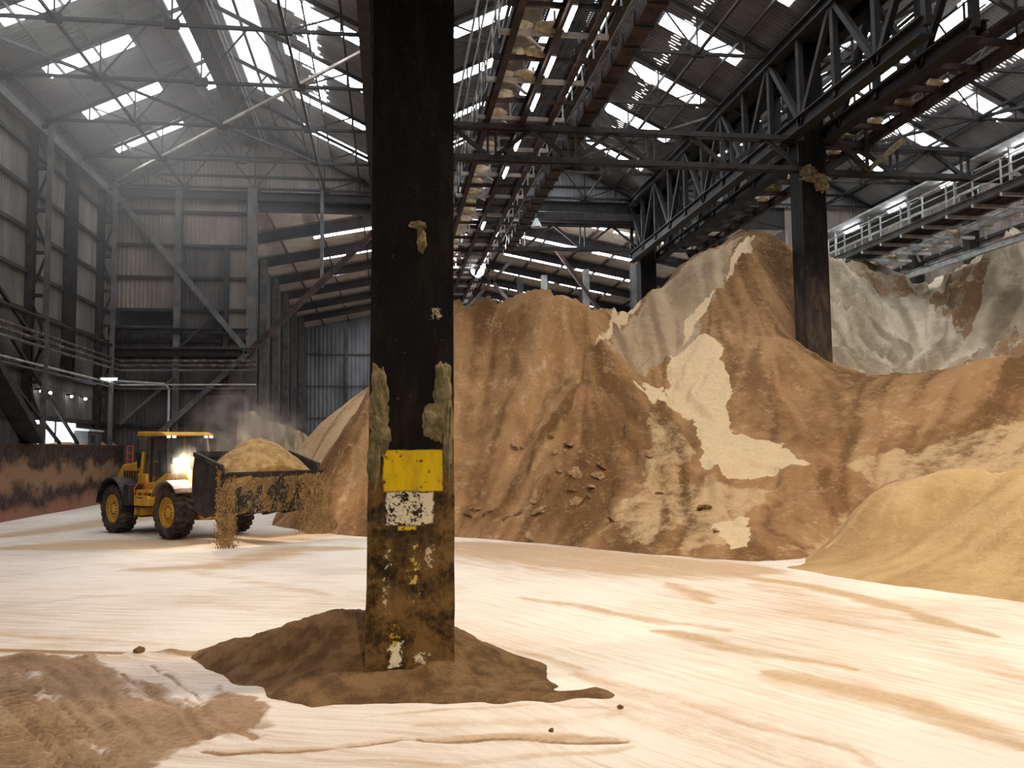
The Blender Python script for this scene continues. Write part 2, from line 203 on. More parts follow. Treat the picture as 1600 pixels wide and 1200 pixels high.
k.bump(k.noise(_p, 5, 5, 0.7), 0.5, 0.05)
M['push_wall'] = k.done(_c, 0.95, 0, 0.1)
M['concrete'] = mottled('stained_concrete', (0.10, 0.085, 0.075), (0.22, 0.185, 0.155), 0.9, 0.35, 0.65, rough=0.9, bump=0.2)
M['skylight'] = emitter('translucent_skylight_sheet', (0.95, 0.97, 1.0), 17.0)
M['skylight_dim'] = emitter('dusty_translucent_sheet', (0.95, 0.95, 0.96), 4.0)
M['skylight_soft'] = emitter('grimy_translucent_sheet', (0.86, 0.88, 0.92), 0.85)
M['slot'] = emitter('sunlight_fleck', (1.0, 0.93, 0.90), 2.5)  # glow standing in for sunlight on the roof sheets
M['tube'] = emitter('lit_fluorescent_tube', (0.95, 0.97, 1.0), 30.0)
M['bulb'] = emitter('lit_flood_lens', (0.95, 0.97, 1.0), 60.0)
M['doorlight'] = emitter('daylit_opening', (0.85, 0.93, 1.0), 5.0)
M['crust'] = mottled('pale_crusted_meal', (0.42, 0.34, 0.21), (0.68, 0.58, 0.41), 5.0, 0.35, 0.65, rough=0.95, bump=0.6)
M['crust_olive'] = mottled('olive_crust', (0.085, 0.068, 0.032), (0.19, 0.15, 0.078), 6.0, 0.35, 0.65, rough=0.95, bump=0.6)

# ------------------------------------------------------------------ mesh helpers
class MB:
    def __init__(s):
        s.v = []
        s.f = []
    def add(s, vs_, fs_):
        b = len(s.v)
        s.v += [tuple(p) for p in vs_]
        s.f += [tuple(i + b for i in f) for f in fs_]
        return s
    def box(s, x0, y0, z0, x1, y1, z1):
        return s.add([(x0, y0, z0), (x1, y0, z0), (x1, y1, z0), (x0, y1, z0), (x0, y0, z1), (x1, y0, z1), (x1, y1, z1), (x0, y1, z1)],
                     [(0, 3, 2, 1), (4, 5, 6, 7), (0, 1, 5, 4), (1, 2, 6, 5), (2, 3, 7, 6), (3, 0, 4, 7)])
    def beam(s, p, q, w, h=None, upv=(0, 0, 1)):
        h = h or w
        p, q = Vector(p), Vector(q)
        d = (q - p).normalized()
        u = Vector(upv)
        if abs(d.dot(u)) > 0.98:
            u = Vector((1, 0, 0))
        a = d.cross(u).normalized() * (w / 2)
        b = a.cross(d).normalized() * (h / 2)
        pts = [p - a - b, p + a - b, p + a + b, p - a + b, q - a - b, q + a - b, q + a + b, q - a + b]
        return s.add(pts, [(0, 3, 2, 1), (4, 5, 6, 7), (0, 1, 5, 4), (1, 2, 6, 5), (2, 3, 7, 6), (3, 0, 4, 7)])
    def ibeam(s, p, q, w, h, t=0.03, upv=(0, 0, 1)):
        p, q = Vector(p), Vector(q)
        d = (q - p).normalized()
        u = Vector(upv)
        if abs(d.dot(u)) > 0.98:
            u = Vector((0, 1, 0))
        a = d.cross(u).normalized()
        b = a.cross(d).normalized()
        s.beam(p + b * (h / 2 - t / 2), q + b * (h / 2 - t / 2), w, t, b)
        s.beam(p - b * (h / 2 - t / 2), q - b * (h / 2 - t / 2), w, t, b)
        s.beam(p, q, t, h - 2 * t, b)
        return s
    def tube(s, pts, r, n=8):
        pts = [Vector(p) for p in pts]
        rings = []
        for i, p in enumerate(pts):
            d = (pts[min(i + 1, len(pts) - 1)] - pts[max(i - 1, 0)]).normalized()
            u = Vector((0, 0, 1)) if abs(d.z) < 0.95 else Vector((1, 0, 0))
            a = d.cross(u).normalized()
            b = a.cross(d)
            rr = r[i] if isinstance(r, (list, tuple)) else r
            rings.append([p + (a * math.cos(k * 2 * math.pi / n) + b * math.sin(k * 2 * math.pi / n)) * rr for k in range(n)])
        base = len(s.v)
        for rg in rings:
            s.v += [tuple(x) for x in rg]
        for i in range(len(pts) - 1):
            for k in range(n):
                s.f.append((base + i * n + k, base + i * n + (k + 1) % n, base + (i + 1) * n + (k + 1) % n, base + (i + 1) * n + k))
        s.f.append(tuple(base + k for k in range(n))[::-1])
        s.f.append(tuple(base + (len(pts) - 1) * n + k for k in range(n)))
        return s
    def lathe(s, prof, n=32, axis='y'):
        # prof: (radius, along) closed loop about the local y axis
        base = len(s.v)
        m = len(prof)
        for k in range(n):
            a = 2 * math.pi * k / n
            for r, y in prof:
                s.v.append((r * math.cos(a), y, r * math.sin(a)))
        for k in range(n):
            for j in range(m):
                s.f.append((base + k * m + j, base + k * m + (j + 1) % m, base + ((k + 1) % n) * m + (j + 1) % m, base + ((k + 1) % n) * m + j))
        return s
    def prism(s, poly, y0, y1):
        # polygon in (x, z), extruded along y
        n = len(poly)
        vs_ = [(x, y0, z) for x, z in poly] + [(x, y1, z) for x, z in poly]
        fs_ = [tuple(range(n)), tuple(range(2 * n - 1, n - 1, -1))]
        fs_ += [(i, i + n, (i + 1) % n + n, (i + 1) % n) for i in range(n)]
        return s.add(vs_, fs_)
    def corrugated(s, o, u, v, n, pitch, amp, length_u, length_v):
        # sheet at o: corrugations repeat along u, run along v, rise along n; trapezoid profile
        o, u, v, n = Vector(o), Vector(u).normalized(), Vector(v).normalized(), Vector(n).normalized()
        k = max(1, round(length_u / pitch))
        pt = length_u / k
        us = []
        for i in range(k):
            for fr, h in ((0.0, 0), (0.32, 0), (0.5, 1), (0.82, 1)):
                us.append(((i + fr) * pt, h))
        us.append((length_u, 0))
        base = len(s.v)
        for a, h in us:
            p = o + u * a + n * (h * amp)
            s.v.append(tuple(p))
            s.v.append(tuple(p + v * length_v))
        for i in range(len(us) - 1):
            s.f.append((base + 2 * i, base + 2 * i + 2, base + 2 * i + 3, base + 2 * i + 1))
        return s
    def build(s, name, m, parent=None, smooth=False, loc=None):
        me = bpy.data.meshes.new(name)
        me.from_pydata(s.v, [], s.f)
        me.materials.append(m)
        if smooth:
            me.polygons.foreach_set('use_smooth', [True] * len(me.polygons))
        me.update()
        o = bpy.data.objects.new(name, me)
        COL.objects.link(o)
        if parent is not None:
            o.parent = parent
        if loc is not None:
            o.location = loc
        return o

def fix_normals(o):
    bm = bmesh.new()
    bm.from_mesh(o.data)
    bmesh.ops.recalc_face_normals(bm, faces=bm.faces)
    bm.to_mesh(o.data)
    bm.free()
    return o

def bevel(o, w=0.02, seg=2):
    md = o.modifiers.new('bevel', 'BEVEL')
    md.width = w
    md.segments = seg
    md.limit_method = 'ANGLE'
    return o

def tag(o, label, cat, group=None, kind=None):
    if label:
        o['label'] = label
        o['category'] = cat
    if group:
        o['group'] = group
    if kind:
        o['kind'] = kind
    return o

def thing(name, loc, label, cat, group=None, rz=0.0):
    o = bpy.data.objects.new(name, None)
    o.empty_display_size = 0.3
    o.location = loc
    o.rotation_euler = (0, 0, rz)
    COL.objects.link(o)
    return tag(o, label, cat, group)

def struct(o):
    o['kind'] = 'structure'
    return o

def copy_tree(o, parent=None):
    c = o.copy()
    COL.objects.link(c)
    if parent is not None:
        c.parent = parent
    for ch in o.children:
        copy_tree(ch, c)
    return c

ORD = ['first', 'second', 'third', 'fourth', 'fifth', 'sixth', 'seventh', 'eighth', 'ninth', 'tenth', 'eleventh', 'twelfth',
       'thirteenth', 'fourteenth', 'fifteenth', 'sixteenth', 'seventeenth', 'eighteenth', 'nineteenth', 'twentieth']

# ------------------------------------------------------------------ numpy noise and ground fields
def vnoise(x, y, seed=0):
    xi, yi = np.floor(x).astype(np.int64), np.floor(y).astype(np.int64)
    fx, fy = x - xi, y - yi
    fx, fy = fx * fx * (3 - 2 * fx), fy * fy * (3 - 2 * fy)
    def h(a, b):
        n = (a * 374761393 + b * 668265263 + seed * 974711) & 0x7fffffff
        n = ((n ^ (n >> 13)) * 1274126177) & 0x7fffffff
        n = n ^ (n >> 16)
        return (n & 0xffff) / 65535.0
    return (h(xi, yi) * (1 - fx) + h(xi + 1, yi) * fx) * (1 - fy) + (h(xi, yi + 1) * (1 - fx) + h(xi + 1, yi + 1) * fx) * fy

def fbm(x, y, octaves=4, seed=0, gain=0.5):
    t, a, s = 0.0, 1.0, 0.0
    for k in range(octaves):
        t = t + a * (vnoise(x * 2 ** k, y * 2 ** k, seed + k) - 0.5)
        s += a
        a *= gain
    return t / s

def ridged(x, y, octaves=4, seed=0):
    t, a, s = 0.0, 1.0, 0.0
    for k in range(octaves):
        t = t + a * (1 - np.abs(2 * vnoise(x * 2 ** k, y * 2 ** k, seed + k) - 1) - 0.5)
        s += a
        a *= 0.55
    return t / s

class Field:
    # surface through measured points: sum of distances to them, plus a plane
    def __init__(s, pts):
        q = []
        for c in pts:
            if all(math.hypot(c[0] - e[0], c[1] - e[1]) > 0.12 for e in q):
                q.append(c)
        p = np.array(q, float)
        n = len(p)
        d = np.hypot(p[:, None, 0] - p[None, :, 0], p[:, None, 1] - p[None, :, 1])
        m = np.zeros((n + 3, n + 3))
        m[:n, :n] = d
        m[:n, n] = 1
        m[:n, n + 1:] = p[:, :2]
        m[n, :n] = 1
        m[n + 1:, :n] = p[:, :2].T
        s.w = np.linalg.solve(m, np.r_[p[:, 2], 0, 0, 0])
        s.p = p
    def __call__(s, x, y):
        out = s.w[-3] + s.w[-2] * x + s.w[-1] * y
        for (px, py, _), w in zip(s.p, s.w[:-3]):
            out = out + w * np.hypot(x - px, y - py)
        return out

def inside(x, y, poly):
    r = np.zeros(x.shape, bool)
    n = len(poly)
    for i in range(n):
        x0, y0 = poly[i]
        x1, y1 = poly[(i + 1) % n]
        if y0 == y1:
            continue
        c = ((y0 > y) != (y1 > y)) & (x < (x1 - x0) * (y - y0) / (y1 - y0) + x0)
        r ^= c
    return r

def area_mask(x, y, polys, jitter, freq, seed):
    # share of a few displaced samples that fall in the polygons: soft, ragged outline
    dx = fbm(x * freq, y * freq, 4, seed) * jitter * 2
    dy = fbm(x * freq + 31, y * freq + 17, 4, seed + 9) * jitter * 2
    t = np.zeros(x.shape)
    offs = [(0, 0), (0.1, 0.06), (-0.1, 0.06), (0.05, -0.1), (-0.06, -0.1)]
    for ox, oy in offs:
        r = np.zeros(x.shape, bool)
        for p in polys:
            r |= inside(x + dx + ox, y + dy + oy, p)
        t += r
    return t / len(offs)

def grid_mesh(name, xs, ys, zfun, m, keep=None, attrs=None, smooth=True):
    X, Y = np.meshgrid(xs, ys)
    Z = zfun(X, Y)
    nx, ny = len(xs), len(ys)
    co = np.stack([X, Y, Z], -1).reshape(-1, 3)
    idx = np.arange(nx * ny).reshape(ny, nx)
    q = np.stack([idx[:-1, :-1], idx[:-1, 1:], idx[1:, 1:], idx[1:, :-1]], -1).reshape(-1, 4)
    if keep is not None:
        k = keep(co[:, 0], co[:, 1], co[:, 2])
        q = q[k[q].any(1)]
    used = np.unique(q)
    remap = -np.ones(nx * ny, int)
    remap[used] = np.arange(len(used))
    co = co[used]
    q = remap[q]
    me = bpy.data.meshes.new(name)
    me.vertices.add(len(co))
    me.vertices.foreach_set('co', co.ravel())
    me.loops.add(q.size)
    me.loops.foreach_set('vertex_index', q.ravel())
    me.polygons.add(len(q))
    me.polygons.foreach_set('loop_start', np.arange(len(q)) * 4)
    me.polygons.foreach_set('loop_total', np.full(len(q), 4))
    me.polygons.foreach_set('use_smooth', np.full(len(q), smooth))
    me.update(calc_edges=True)
    me.validate()
    for k, f in (attrs or {}).items():
        a = me.attributes.new(k, 'FLOAT', 'POINT')
        a.data.foreach_set('value', np.asarray(f(co[:, 0], co[:, 1]), np.float32))
    me.materials.append(m)
    o = bpy.data.objects.new(name, me)
    COL.objects.link(o)
    return o

# ------------------------------------------------------------------ floor
def line_distance(x, y, pts):
    d = np.full(x.shape, 1e9)
    for (ax, ay), (bx, by) in zip(pts[:-1], pts[1:]):
        ex, ey = bx - ax, by - ay
        L = ex * ex + ey * ey + 1e-9
        t = np.clip(((x - ax) * ex + (y - ay) * ey) / L, 0, 1)
        d = np.minimum(d, np.hypot(x - ax - t * ex, y - ay - t * ey))
    return d

def warp(x, y):
    return x + fbm(x * 1.3, y * 1.3, 3, 3) * 0.3, y + fbm(x * 1.3 + 9, y * 1.3 + 5, 3, 4) * 0.3

def stroke_mask(x, y):
    # wheel-swept smears of tan meal
    wx, wy = warp(x, y)
    out = np.zeros(x.shape)
    for pts, w, s in TRACKS:
        # tapering towards both ends
        total = sum(math.dist(a, b) for a, b in zip(pts[:-1], pts[1:]))
        run, best = 0.0, np.full(x.shape, 1e9)
        for (ax, ay), (bx, by) in zip(pts[:-1], pts[1:]):
            ex, ey = bx - ax, by - ay
            L = ex * ex + ey * ey + 1e-9
            t = np.clip(((wx - ax) * ex + (wy - ay) * ey) / L, 0, 1)
            g = (run + t * math.sqrt(L)) / total
            best = np.minimum(best, np.hypot(wx - ax - t * ex, wy - ay - t * ey) / (w * (0.25 + 0.95 * np.sqrt(np.sin(np.pi * np.clip(g, 0.0, 1.0)).clip(0, 1)))))
            run += math.sqrt(L)
        out = np.maximum(out, s * np.clip(1.25 - best * 0.55, 0, 1) ** 1.2)
    return np.clip(out, 0, 1)

def brown_and_groove_shade(x, y):
    out = np.zeros(x.shape)
    for p in BROWN_REGIONS:
        out = np.maximum(out, 0.9 * area_mask(x, y, [p], 0.35, 1.8, 21))
    near = y < 17
    d = line_distance(x, y, TRACKS[17][0])
    out = np.maximum(out, np.clip(1.4 - d / 0.10, 0, 1))
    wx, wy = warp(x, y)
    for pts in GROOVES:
        out = np.maximum(out, 1.25 * np.clip(1.2 - line_distance(wx, wy, pts) / 0.045, 0, 1))  # shadow inside the grooves put into the colour as brown
    for p in WHITE_PATCHES:
        out = out * (1 - 0.95 * area_mask(x, y, [p], 0.10, 4, 22))
    return out * near

def groove_z(x, y):
    wx, wy = warp(x, y)
    z = np.zeros(x.shape)
    for pts in GROOVES:
        d = line_distance(wx, wy, pts)
        z = z - 0.035 * np.exp(-(d / 0.035) ** 2) + 0.02 * np.exp(-((d - 0.09) / 0.04) ** 2)
    return z

def tread_z(x, y):
    z = np.zeros(x.shape)
    for pts in TREADS:
        run = 0.0
        for (ax, ay), (bx, by) in zip(pts[:-1], pts[1:]):
            ex, ey = bx - ax, by - ay
            L = math.hypot(ex, ey)
            t = ((x - ax) * ex + (y - ay) * ey) / L
            side = ((x - ax) * -ey + (y - ay) * ex) / L
            on = (t >= 0) & (t < L) & (np.abs(side) < 0.26)
            ph = (run + t + np.abs(side) * 0.5) / 0.20
            bar = np.clip(np.sin(ph * 2 * math.pi) * 2, -1, 1)
            z = np.where(on, -0.03 + 0.05 * bar * np.clip((0.26 - np.abs(side)) / 0.06, 0, 1), z)
            run += L
    return z

def floor_z(x, y):
    z = 0.030 * fbm(x * 0.5, y * 0.5, 3, 11)
    near = np.clip((20 - y) / 6, 0, 1)
    z = z + near * 0.018 * fbm(x * 2.2 + y * 0.8, y * 3.0, 4, 12)
    z = z + near * 0.03 * (brown_and_groove_shade(x, y) - 0.5) * (0.6 + fbm(x * 6, y * 6, 3, 14))
    a, b = (-4.6, 12.9), (-2.7, 12.95)
    wind = np.exp(-((y - 12.93) / 0.10) ** 2) * np.clip((-2.4 - x) / 0.5, 0, 1)
    z = z + wind * (0.05 + 0.12 * np.clip(fbm(x * 5, y * 5, 3, 15) + 0.25, 0, 1))
    return z + tread_z(x, y) + groove_z(x, y) - 0.02

def make_floor_material():
    k = NT('powdered_floor')
    p = k.pos()
    side = k.ramp(k.xyz(p)[0], -0.5, 2.5)
    def swept(along, across, sc, det, rough):
        # long marks lying along the two driving lines: one left of the column, a steeper one right of it
        l_ = k.noise(k.mapping(p, (1 / along, 1 / across, 1), (0, 0, math.radians(-20)), typ='TEXTURE'), sc, det, rough)
        r_ = k.noise(k.mapping(p, (1 / along, 1 / across, 1), (0, 0, math.radians(-62)), typ='TEXTURE'), sc, det, rough)
        return k.math('ADD', k.math('MULTIPLY', l_, k.math('SUBTRACT', 1.0, side)), k.math('MULTIPLY', r_, side))
    streak = swept(0.22, 2.2, 1.1, 7, 0.68)
    streak2 = swept(0.35, 6.0, 1.6, 6, 0.7)
    broad = k.noise(p, 0.22, 4)
    blot = k.noise(p, 1.7, 6, 0.7)
    fine = k.noise(p, 16, 4, 0.7)
    jig = k.math('ADD', k.math('MULTIPLY', k.math('SUBTRACT', streak, 0.5), 1.5), k.math('MULTIPLY', k.math('SUBTRACT', fine, 0.5), 0.6))
    jig = k.math('ADD', jig, k.math('MULTIPLY', k.math('SUBTRACT', blot, 0.5), 0.9))
    t = k.math('MULTIPLY', k.ramp(k.math('ADD', k.attr('tan'), jig), 0.15, 1.0), 0.85)
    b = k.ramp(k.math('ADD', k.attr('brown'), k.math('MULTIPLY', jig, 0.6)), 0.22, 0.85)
    veil = k.ramp(k.math('ADD', k.math('MULTIPLY', streak2, 0.6), k.math('MULTIPLY', broad, 0.5)), 0.46, 0.74)
    col = k.mix(veil, (0.68, 0.625, 0.565), (0.47, 0.37, 0.285))
    col = k.mix(t, col, k.mix(k.ramp(fine, 0.3, 0.7), (0.36, 0.235, 0.13), (0.47, 0.33, 0.195)))
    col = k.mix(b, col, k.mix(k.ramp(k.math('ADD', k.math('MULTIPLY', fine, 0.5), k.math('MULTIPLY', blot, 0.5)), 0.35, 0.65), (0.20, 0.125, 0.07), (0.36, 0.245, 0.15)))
    h = k.math('ADD', k.noise(p, 18, 5, 0.7), k.math('MULTIPLY', streak2, 0.8))
    k.bump(k.math('ADD', h, k.math('MULTIPLY', blot, 1.2)), 0.5, 0.04)
    return k.done(col, 0.93, 0, 0.15)

xs = np.concatenate([np.arange(-17.6, -7, 0.25), np.arange(-7, -1, 0.04), np.arange(-1, 13, 0.08), np.arange(13, 35.6, 0.4)])
ys = np.concatenate([np.arange(-12, 5.5, 0.7), np.arange(5.5, 13.4, 0.035), np.arange(13.4, 17, 0.07), np.arange(17, 34, 0.16), np.arange(34, 112, 0.9)])
struct(grid_mesh('floor', xs, ys, floor_z, make_floor_material(), attrs={'tan': stroke_mask, 'brown': brown_and_groove_shade}))

# ------------------------------------------------------------------ heaps of brown meal
def heap_material(name, c_lo, c_hi, dark=0.55, pale=(0.66, 0.51, 0.33), grey=(0.35, 0.28, 0.20)):
    k = NT(name)
    p = k.pos()
    big = k.noise(p, 0.28, 5, 0.6)
    mid = k.noise(p, 1.6, 6, 0.65)
    flow = k.math('ADD', k.math('MULTIPLY', k.attr('flow'), 0.6), k.math('MULTIPLY', k.noise(p, 3.2, 6, 0.7), 0.4))
    fine = k.noise(p, 22, 3, 0.7)
    f = k.math('ADD', k.math('MULTIPLY', big, 0.55), k.math('MULTIPLY', flow, 0.45))
    col = k.mix(k.ramp(f, 0.38, 0.64), c_lo, c_hi)
    crumb = k.noise(p, 7.0, 6, 0.75)
    wob = k.math('ADD', k.math('MULTIPLY', k.math('SUBTRACT', mid, 0.5), 1.1), k.math('MULTIPLY', k.math('SUBTRACT', flow, 0.5), 0.8))
    wob = k.math('ADD', wob, k.math('MULTIPLY', k.math('SUBTRACT', crumb, 0.5), 0.7))
    col = k.mix(k.math('MULTIPLY', k.ramp(k.math('ADD', k.math('MULTIPLY', crumb, 0.6), k.math('MULTIPLY', mid, 0.4)), 0.50, 0.66), 0.45), col, k.mix(0.55, col, pale))
    col = k.mix(k.math('MULTIPLY', k.ramp(k.math('ADD', k.math('MULTIPLY', crumb, 0.4), k.math('MULTIPLY', flow, 0.6)), 0.47, 0.36), dark), col, k.mix(0.6, col, (0.07, 0.035, 0.015)))
    g = k.ramp(k.math('ADD', k.attr('grey'), wob), 0.3, 0.75)
    gcol = k.mix(k.ramp(k.math('ADD', k.math('MULTIPLY', flow, 0.75), k.math('MULTIPLY', crumb, 0.25)), 0.36, 0.62), k.mix(0.5, grey, (0.20, 0.13, 0.075)), k.mix(0.3, grey, pale))
    col = k.mix(k.math('MULTIPLY', g, 0.85), col, gcol)
    sft = k.ramp(k.math('ADD', k.attr('soft'), k.math('MULTIPLY', wob, 1.9)), 0.25, 1.35)
    col = k.mix(k.math('MULTIPLY', sft, 0.75), col, (0.56, 0.41, 0.24))
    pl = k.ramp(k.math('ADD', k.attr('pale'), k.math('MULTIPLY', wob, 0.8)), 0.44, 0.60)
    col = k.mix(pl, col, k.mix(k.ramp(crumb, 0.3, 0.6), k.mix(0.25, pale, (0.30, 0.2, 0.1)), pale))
    col = k.mix(k.math('MULTIPLY', k.ramp(fine, 0.3, 0.7), 0.25), col, k.mix(0.5, col, (0.12, 0.06, 0.03)))
    h = k.math('ADD', k.math('MULTIPLY', mid, 0.8), k.math('MULTIPLY', crumb, 0.55))
    h = k.math('ADD', h, k.math('MULTIPLY', flow, 0.5))
    k.bump(h, 0.8, 0.18)
    return k.done(col, 0.95, 0, 0.1)

HEAP_LOW += [[22, 13.2, 0], [30, 13, 0], [36, 13, 0], [22, 11.8, -0.5], [30, 11.6, -0.5], [36, 11.6, -0.5], [20, 17.5, 2.0], [23, 18, 2.3], [30, 18, 2.4], [36, 18, 2.4], [22, 22, 1.0], [30, 22, 0.8], [22, 25, -0.6], [30, 25, -1], [36, 24, -1]]
fA, fB, fC, fD, fE = Field(HEAP_BROWN), Field(HEAP_PALE), Field(HEAP_LOW), Field(HEAP_FAR), Field(HEAP_COLUMN)

def flow_noise(field, x, y, freq, seed, steps=9, h=0.16):
    # noise averaged along the line of steepest descent: gullies and slide marks that run down the slope
    acc = vnoise(x * freq, y * freq, seed) - 0.5
    for sg in (-1, 1):
        px, py = x.copy(), y.copy()
        for _ in range(steps):
            e = 0.12
            z0 = field(px, py)
            gx, gy = (field(px + e, py) - z0) / e, (field(px, py + e) - z0) / e
            m = np.sqrt(gx * gx + gy * gy) + 1e-6
            px, py = px + sg * gx / m * h, py + sg * gy / m * h
            acc = acc + (vnoise(px * freq, py * freq, seed) - 0.5)
    return acc / (2 * steps + 1) * 3.0

class GridField:
    # the measured surface sampled once on a grid and read back by interpolation (fast)
    def __init__(s, field, x0, x1, y0, y1, st=0.2):
        s.x0, s.y0, s.st = x0, y0, st
        xs, ys = np.arange(x0, x1 + st, st), np.arange(y0, y1 + st, st)
        s.g = field(*np.meshgrid(xs, ys))
    def __call__(s, x, y):
        fx = np.clip((x - s.x0) / s.st, 0, s.g.shape[1] - 1.001)
        fy = np.clip((y - s.y0) / s.st, 0, s.g.shape[0] - 1.001)
        i, j = fx.astype(int), fy.astype(int)
        u, v = fx - i, fy - j
        g = s.g
        return (g[j, i] * (1 - u) + g[j, i + 1] * u) * (1 - v) + (g[j + 1, i] * (1 - u) + g[j + 1, i + 1] * u) * v

def rough_z(field, amp, freq, seed, box, calm=None):
    gf = GridField(field, *box)
    def z(x, y):
        b = gf(x, y)
        k = np.clip(b / 1.5, 0, 1) * (1.0 if calm is None else 1 - 0.62 * np.clip((x - calm[0]) / (calm[1] - calm[0]), 0, 1))
        n = ridged(x * freq + fbm(x * 0.4, y * 0.4, 2, seed + 5) * 1.5, y * freq, 4, seed) * amp * 0.55
        # ledges where crusted slabs have broken off
        s_ = fbm(x * 0.55 + 3, y * 0.55, 4, seed + 7)
        n = n + amp * 0.9 * (np.clip((s_ - 0.02) / 0.025, 0, 1) - 0.5) + amp * 0.3 * (np.clip((fbm(x * 1.2, y * 1.2 + 8, 4, seed + 8) - 0.05) / 0.03, 0, 1) - 0.3)
        n = n + fbm(x * 2.6, y * 2.6, 4, seed + 3) * amp * 0.8
        n = n + flow_noise(gf, x, y, 2.2, seed + 11) * amp * 0.55 + flow_noise(gf, x, y, 5.0, seed + 12, 7, 0.10) * amp * 0.22
        return b + n * (0.12 + 0.88 * k)
    return z

def flow_attr(field, seed, box):
    gf = GridField(field, *box)
    return lambda x, y: np.clip(0.5 + flow_noise(gf, x, y, 3.0, seed, 12, 0.16) * 0.9 + 0.5 * flow_noise(gf, x, y, 0.9, seed + 1, 12, 0.4), 0, 1)

above = lambda x, y, z: z > -0.12
hm = heap_material('brown_meal', (0.170, 0.090, 0.038), (0.350, 0.205, 0.098))
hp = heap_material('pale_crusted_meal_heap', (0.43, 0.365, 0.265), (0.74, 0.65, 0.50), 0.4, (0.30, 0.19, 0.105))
hl = heap_material('golden_loose_meal', (0.42, 0.27, 0.125), (0.53, 0.37, 0.19), 0.15)
hf = heap_material('tan_meal', (0.46, 0.29, 0.15), (0.56, 0.38, 0.21))

BOXA, BOXB, BOXC, BOXD = (-6, 34, 16, 60), (11, 37, 26, 58), (5, 37, 10, 33), (-11, 8, 32, 64)
zA = rough_z(fA, 0.34, 0.5, 41, BOXA, (9.5, 13.0))
o = grid_mesh('material_heap', np.arange(-4.5, 33, 0.09), np.arange(18, 58, 0.11), zA, hm, above,
              {'pale': lambda x, y: area_mask(x, y, PALE_AREAS, 0.30, 1.3, 51), 'soft': lambda x, y: area_mask(x, y, SOFT_AREAS, 0.8, 0.6, 52),
               'grey': lambda x, y: area_mask(x, y, GREY_AREAS, 0.5, 0.9, 53), 'flow': flow_attr(fA, 58, BOXA)})
tag(o, 'huge brown heap with a cut face, a tall peak and a pale streak', 'heap')
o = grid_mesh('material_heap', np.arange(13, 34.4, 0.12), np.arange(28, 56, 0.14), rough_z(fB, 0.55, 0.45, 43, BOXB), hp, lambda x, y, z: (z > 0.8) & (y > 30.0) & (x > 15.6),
              {'pale': lambda x, y: 0.6 * area_mask(x, y, CREST_BROWN_UNDERCUT_SHADE, 0.25, 0.9, 56), 'flow': flow_attr(fB, 59, BOXB)})
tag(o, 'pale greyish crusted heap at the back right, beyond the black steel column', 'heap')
o = grid_mesh('material_heap', np.arange(8.5, 35.1, 0.09), np.arange(11.4, 26.5, 0.09), rough_z(fC, 0.10, 0.5, 44, BOXC), hl, above,
              {'pale': lambda x, y: 0.8 * area_mask(x, y, LOW_PALE, 0.3, 1.2, 55), 'flow': flow_attr(fC, 60, BOXC)})
tag(o, 'low golden rounded heap at the foot of the huge brown one, nearest the camera', 'heap')
o = grid_mesh('material_heap', np.arange(-9, 6, 0.16), np.arange(34, 57, 0.2), rough_z(fD, 0.10, 0.4, 45, BOXD), hf, above, {'flow': flow_attr(fD, 61, BOXD)})
tag(o, 'smooth tan heap far behind the wheel loader bucket', 'heap')

k = NT('dark_spilled_meal')
p = k.pos()
k.bump(k.math('ADD', k.noise(p, 12, 6, 0.7), k.noise(p, 40, 3, 0.7)), 1.0, 0.09)
me_mound = k.done(k.mix(k.ramp(k.noise(p, 3, 5, 0.65), 0.35, 0.65), (0.165, 0.095, 0.043), (0.34, 0.205, 0.098)), 0.95, 0, 0.1)
o = grid_mesh('material_mound', np.arange(-3.4, 3.2, 0.03), np.arange(9.4, 14.2, 0.03),
              lambda x, y: fE(x, y) + (fbm(x * 4, y * 4, 4, 61) * 0.11 + fbm(x * 14, y * 14, 3, 62) * 0.05) * np.clip(fE(x, y) / 0.3, 0, 1), me_mound, lambda x, y, z: z > -0.05)
tag(o, 'dark brown mound of spilled meal piled around the foot of the yellow-banded column', 'mound')

# ------------------------------------------------------------------ building shell
XL, XA, XB, XR = -17.5, 0.3, 17.8, 35.3       # left wall, two column rows, right wall
YG, YB, YE = 57.6, -12.0, 110.0                 # gable plane, wall behind the camera, end wall of the far hall
ZE, ZR = 20.0, 24.3                            # valley height, ridge height
NAVES = [('left', XL, XA), ('middle', XA, XB), ('right', XB, XR)]
win_n = [0]

def window(mb, m):
    win_n[0] += 1
    return struct(mb.build('window_%d' % win_n[0], m))

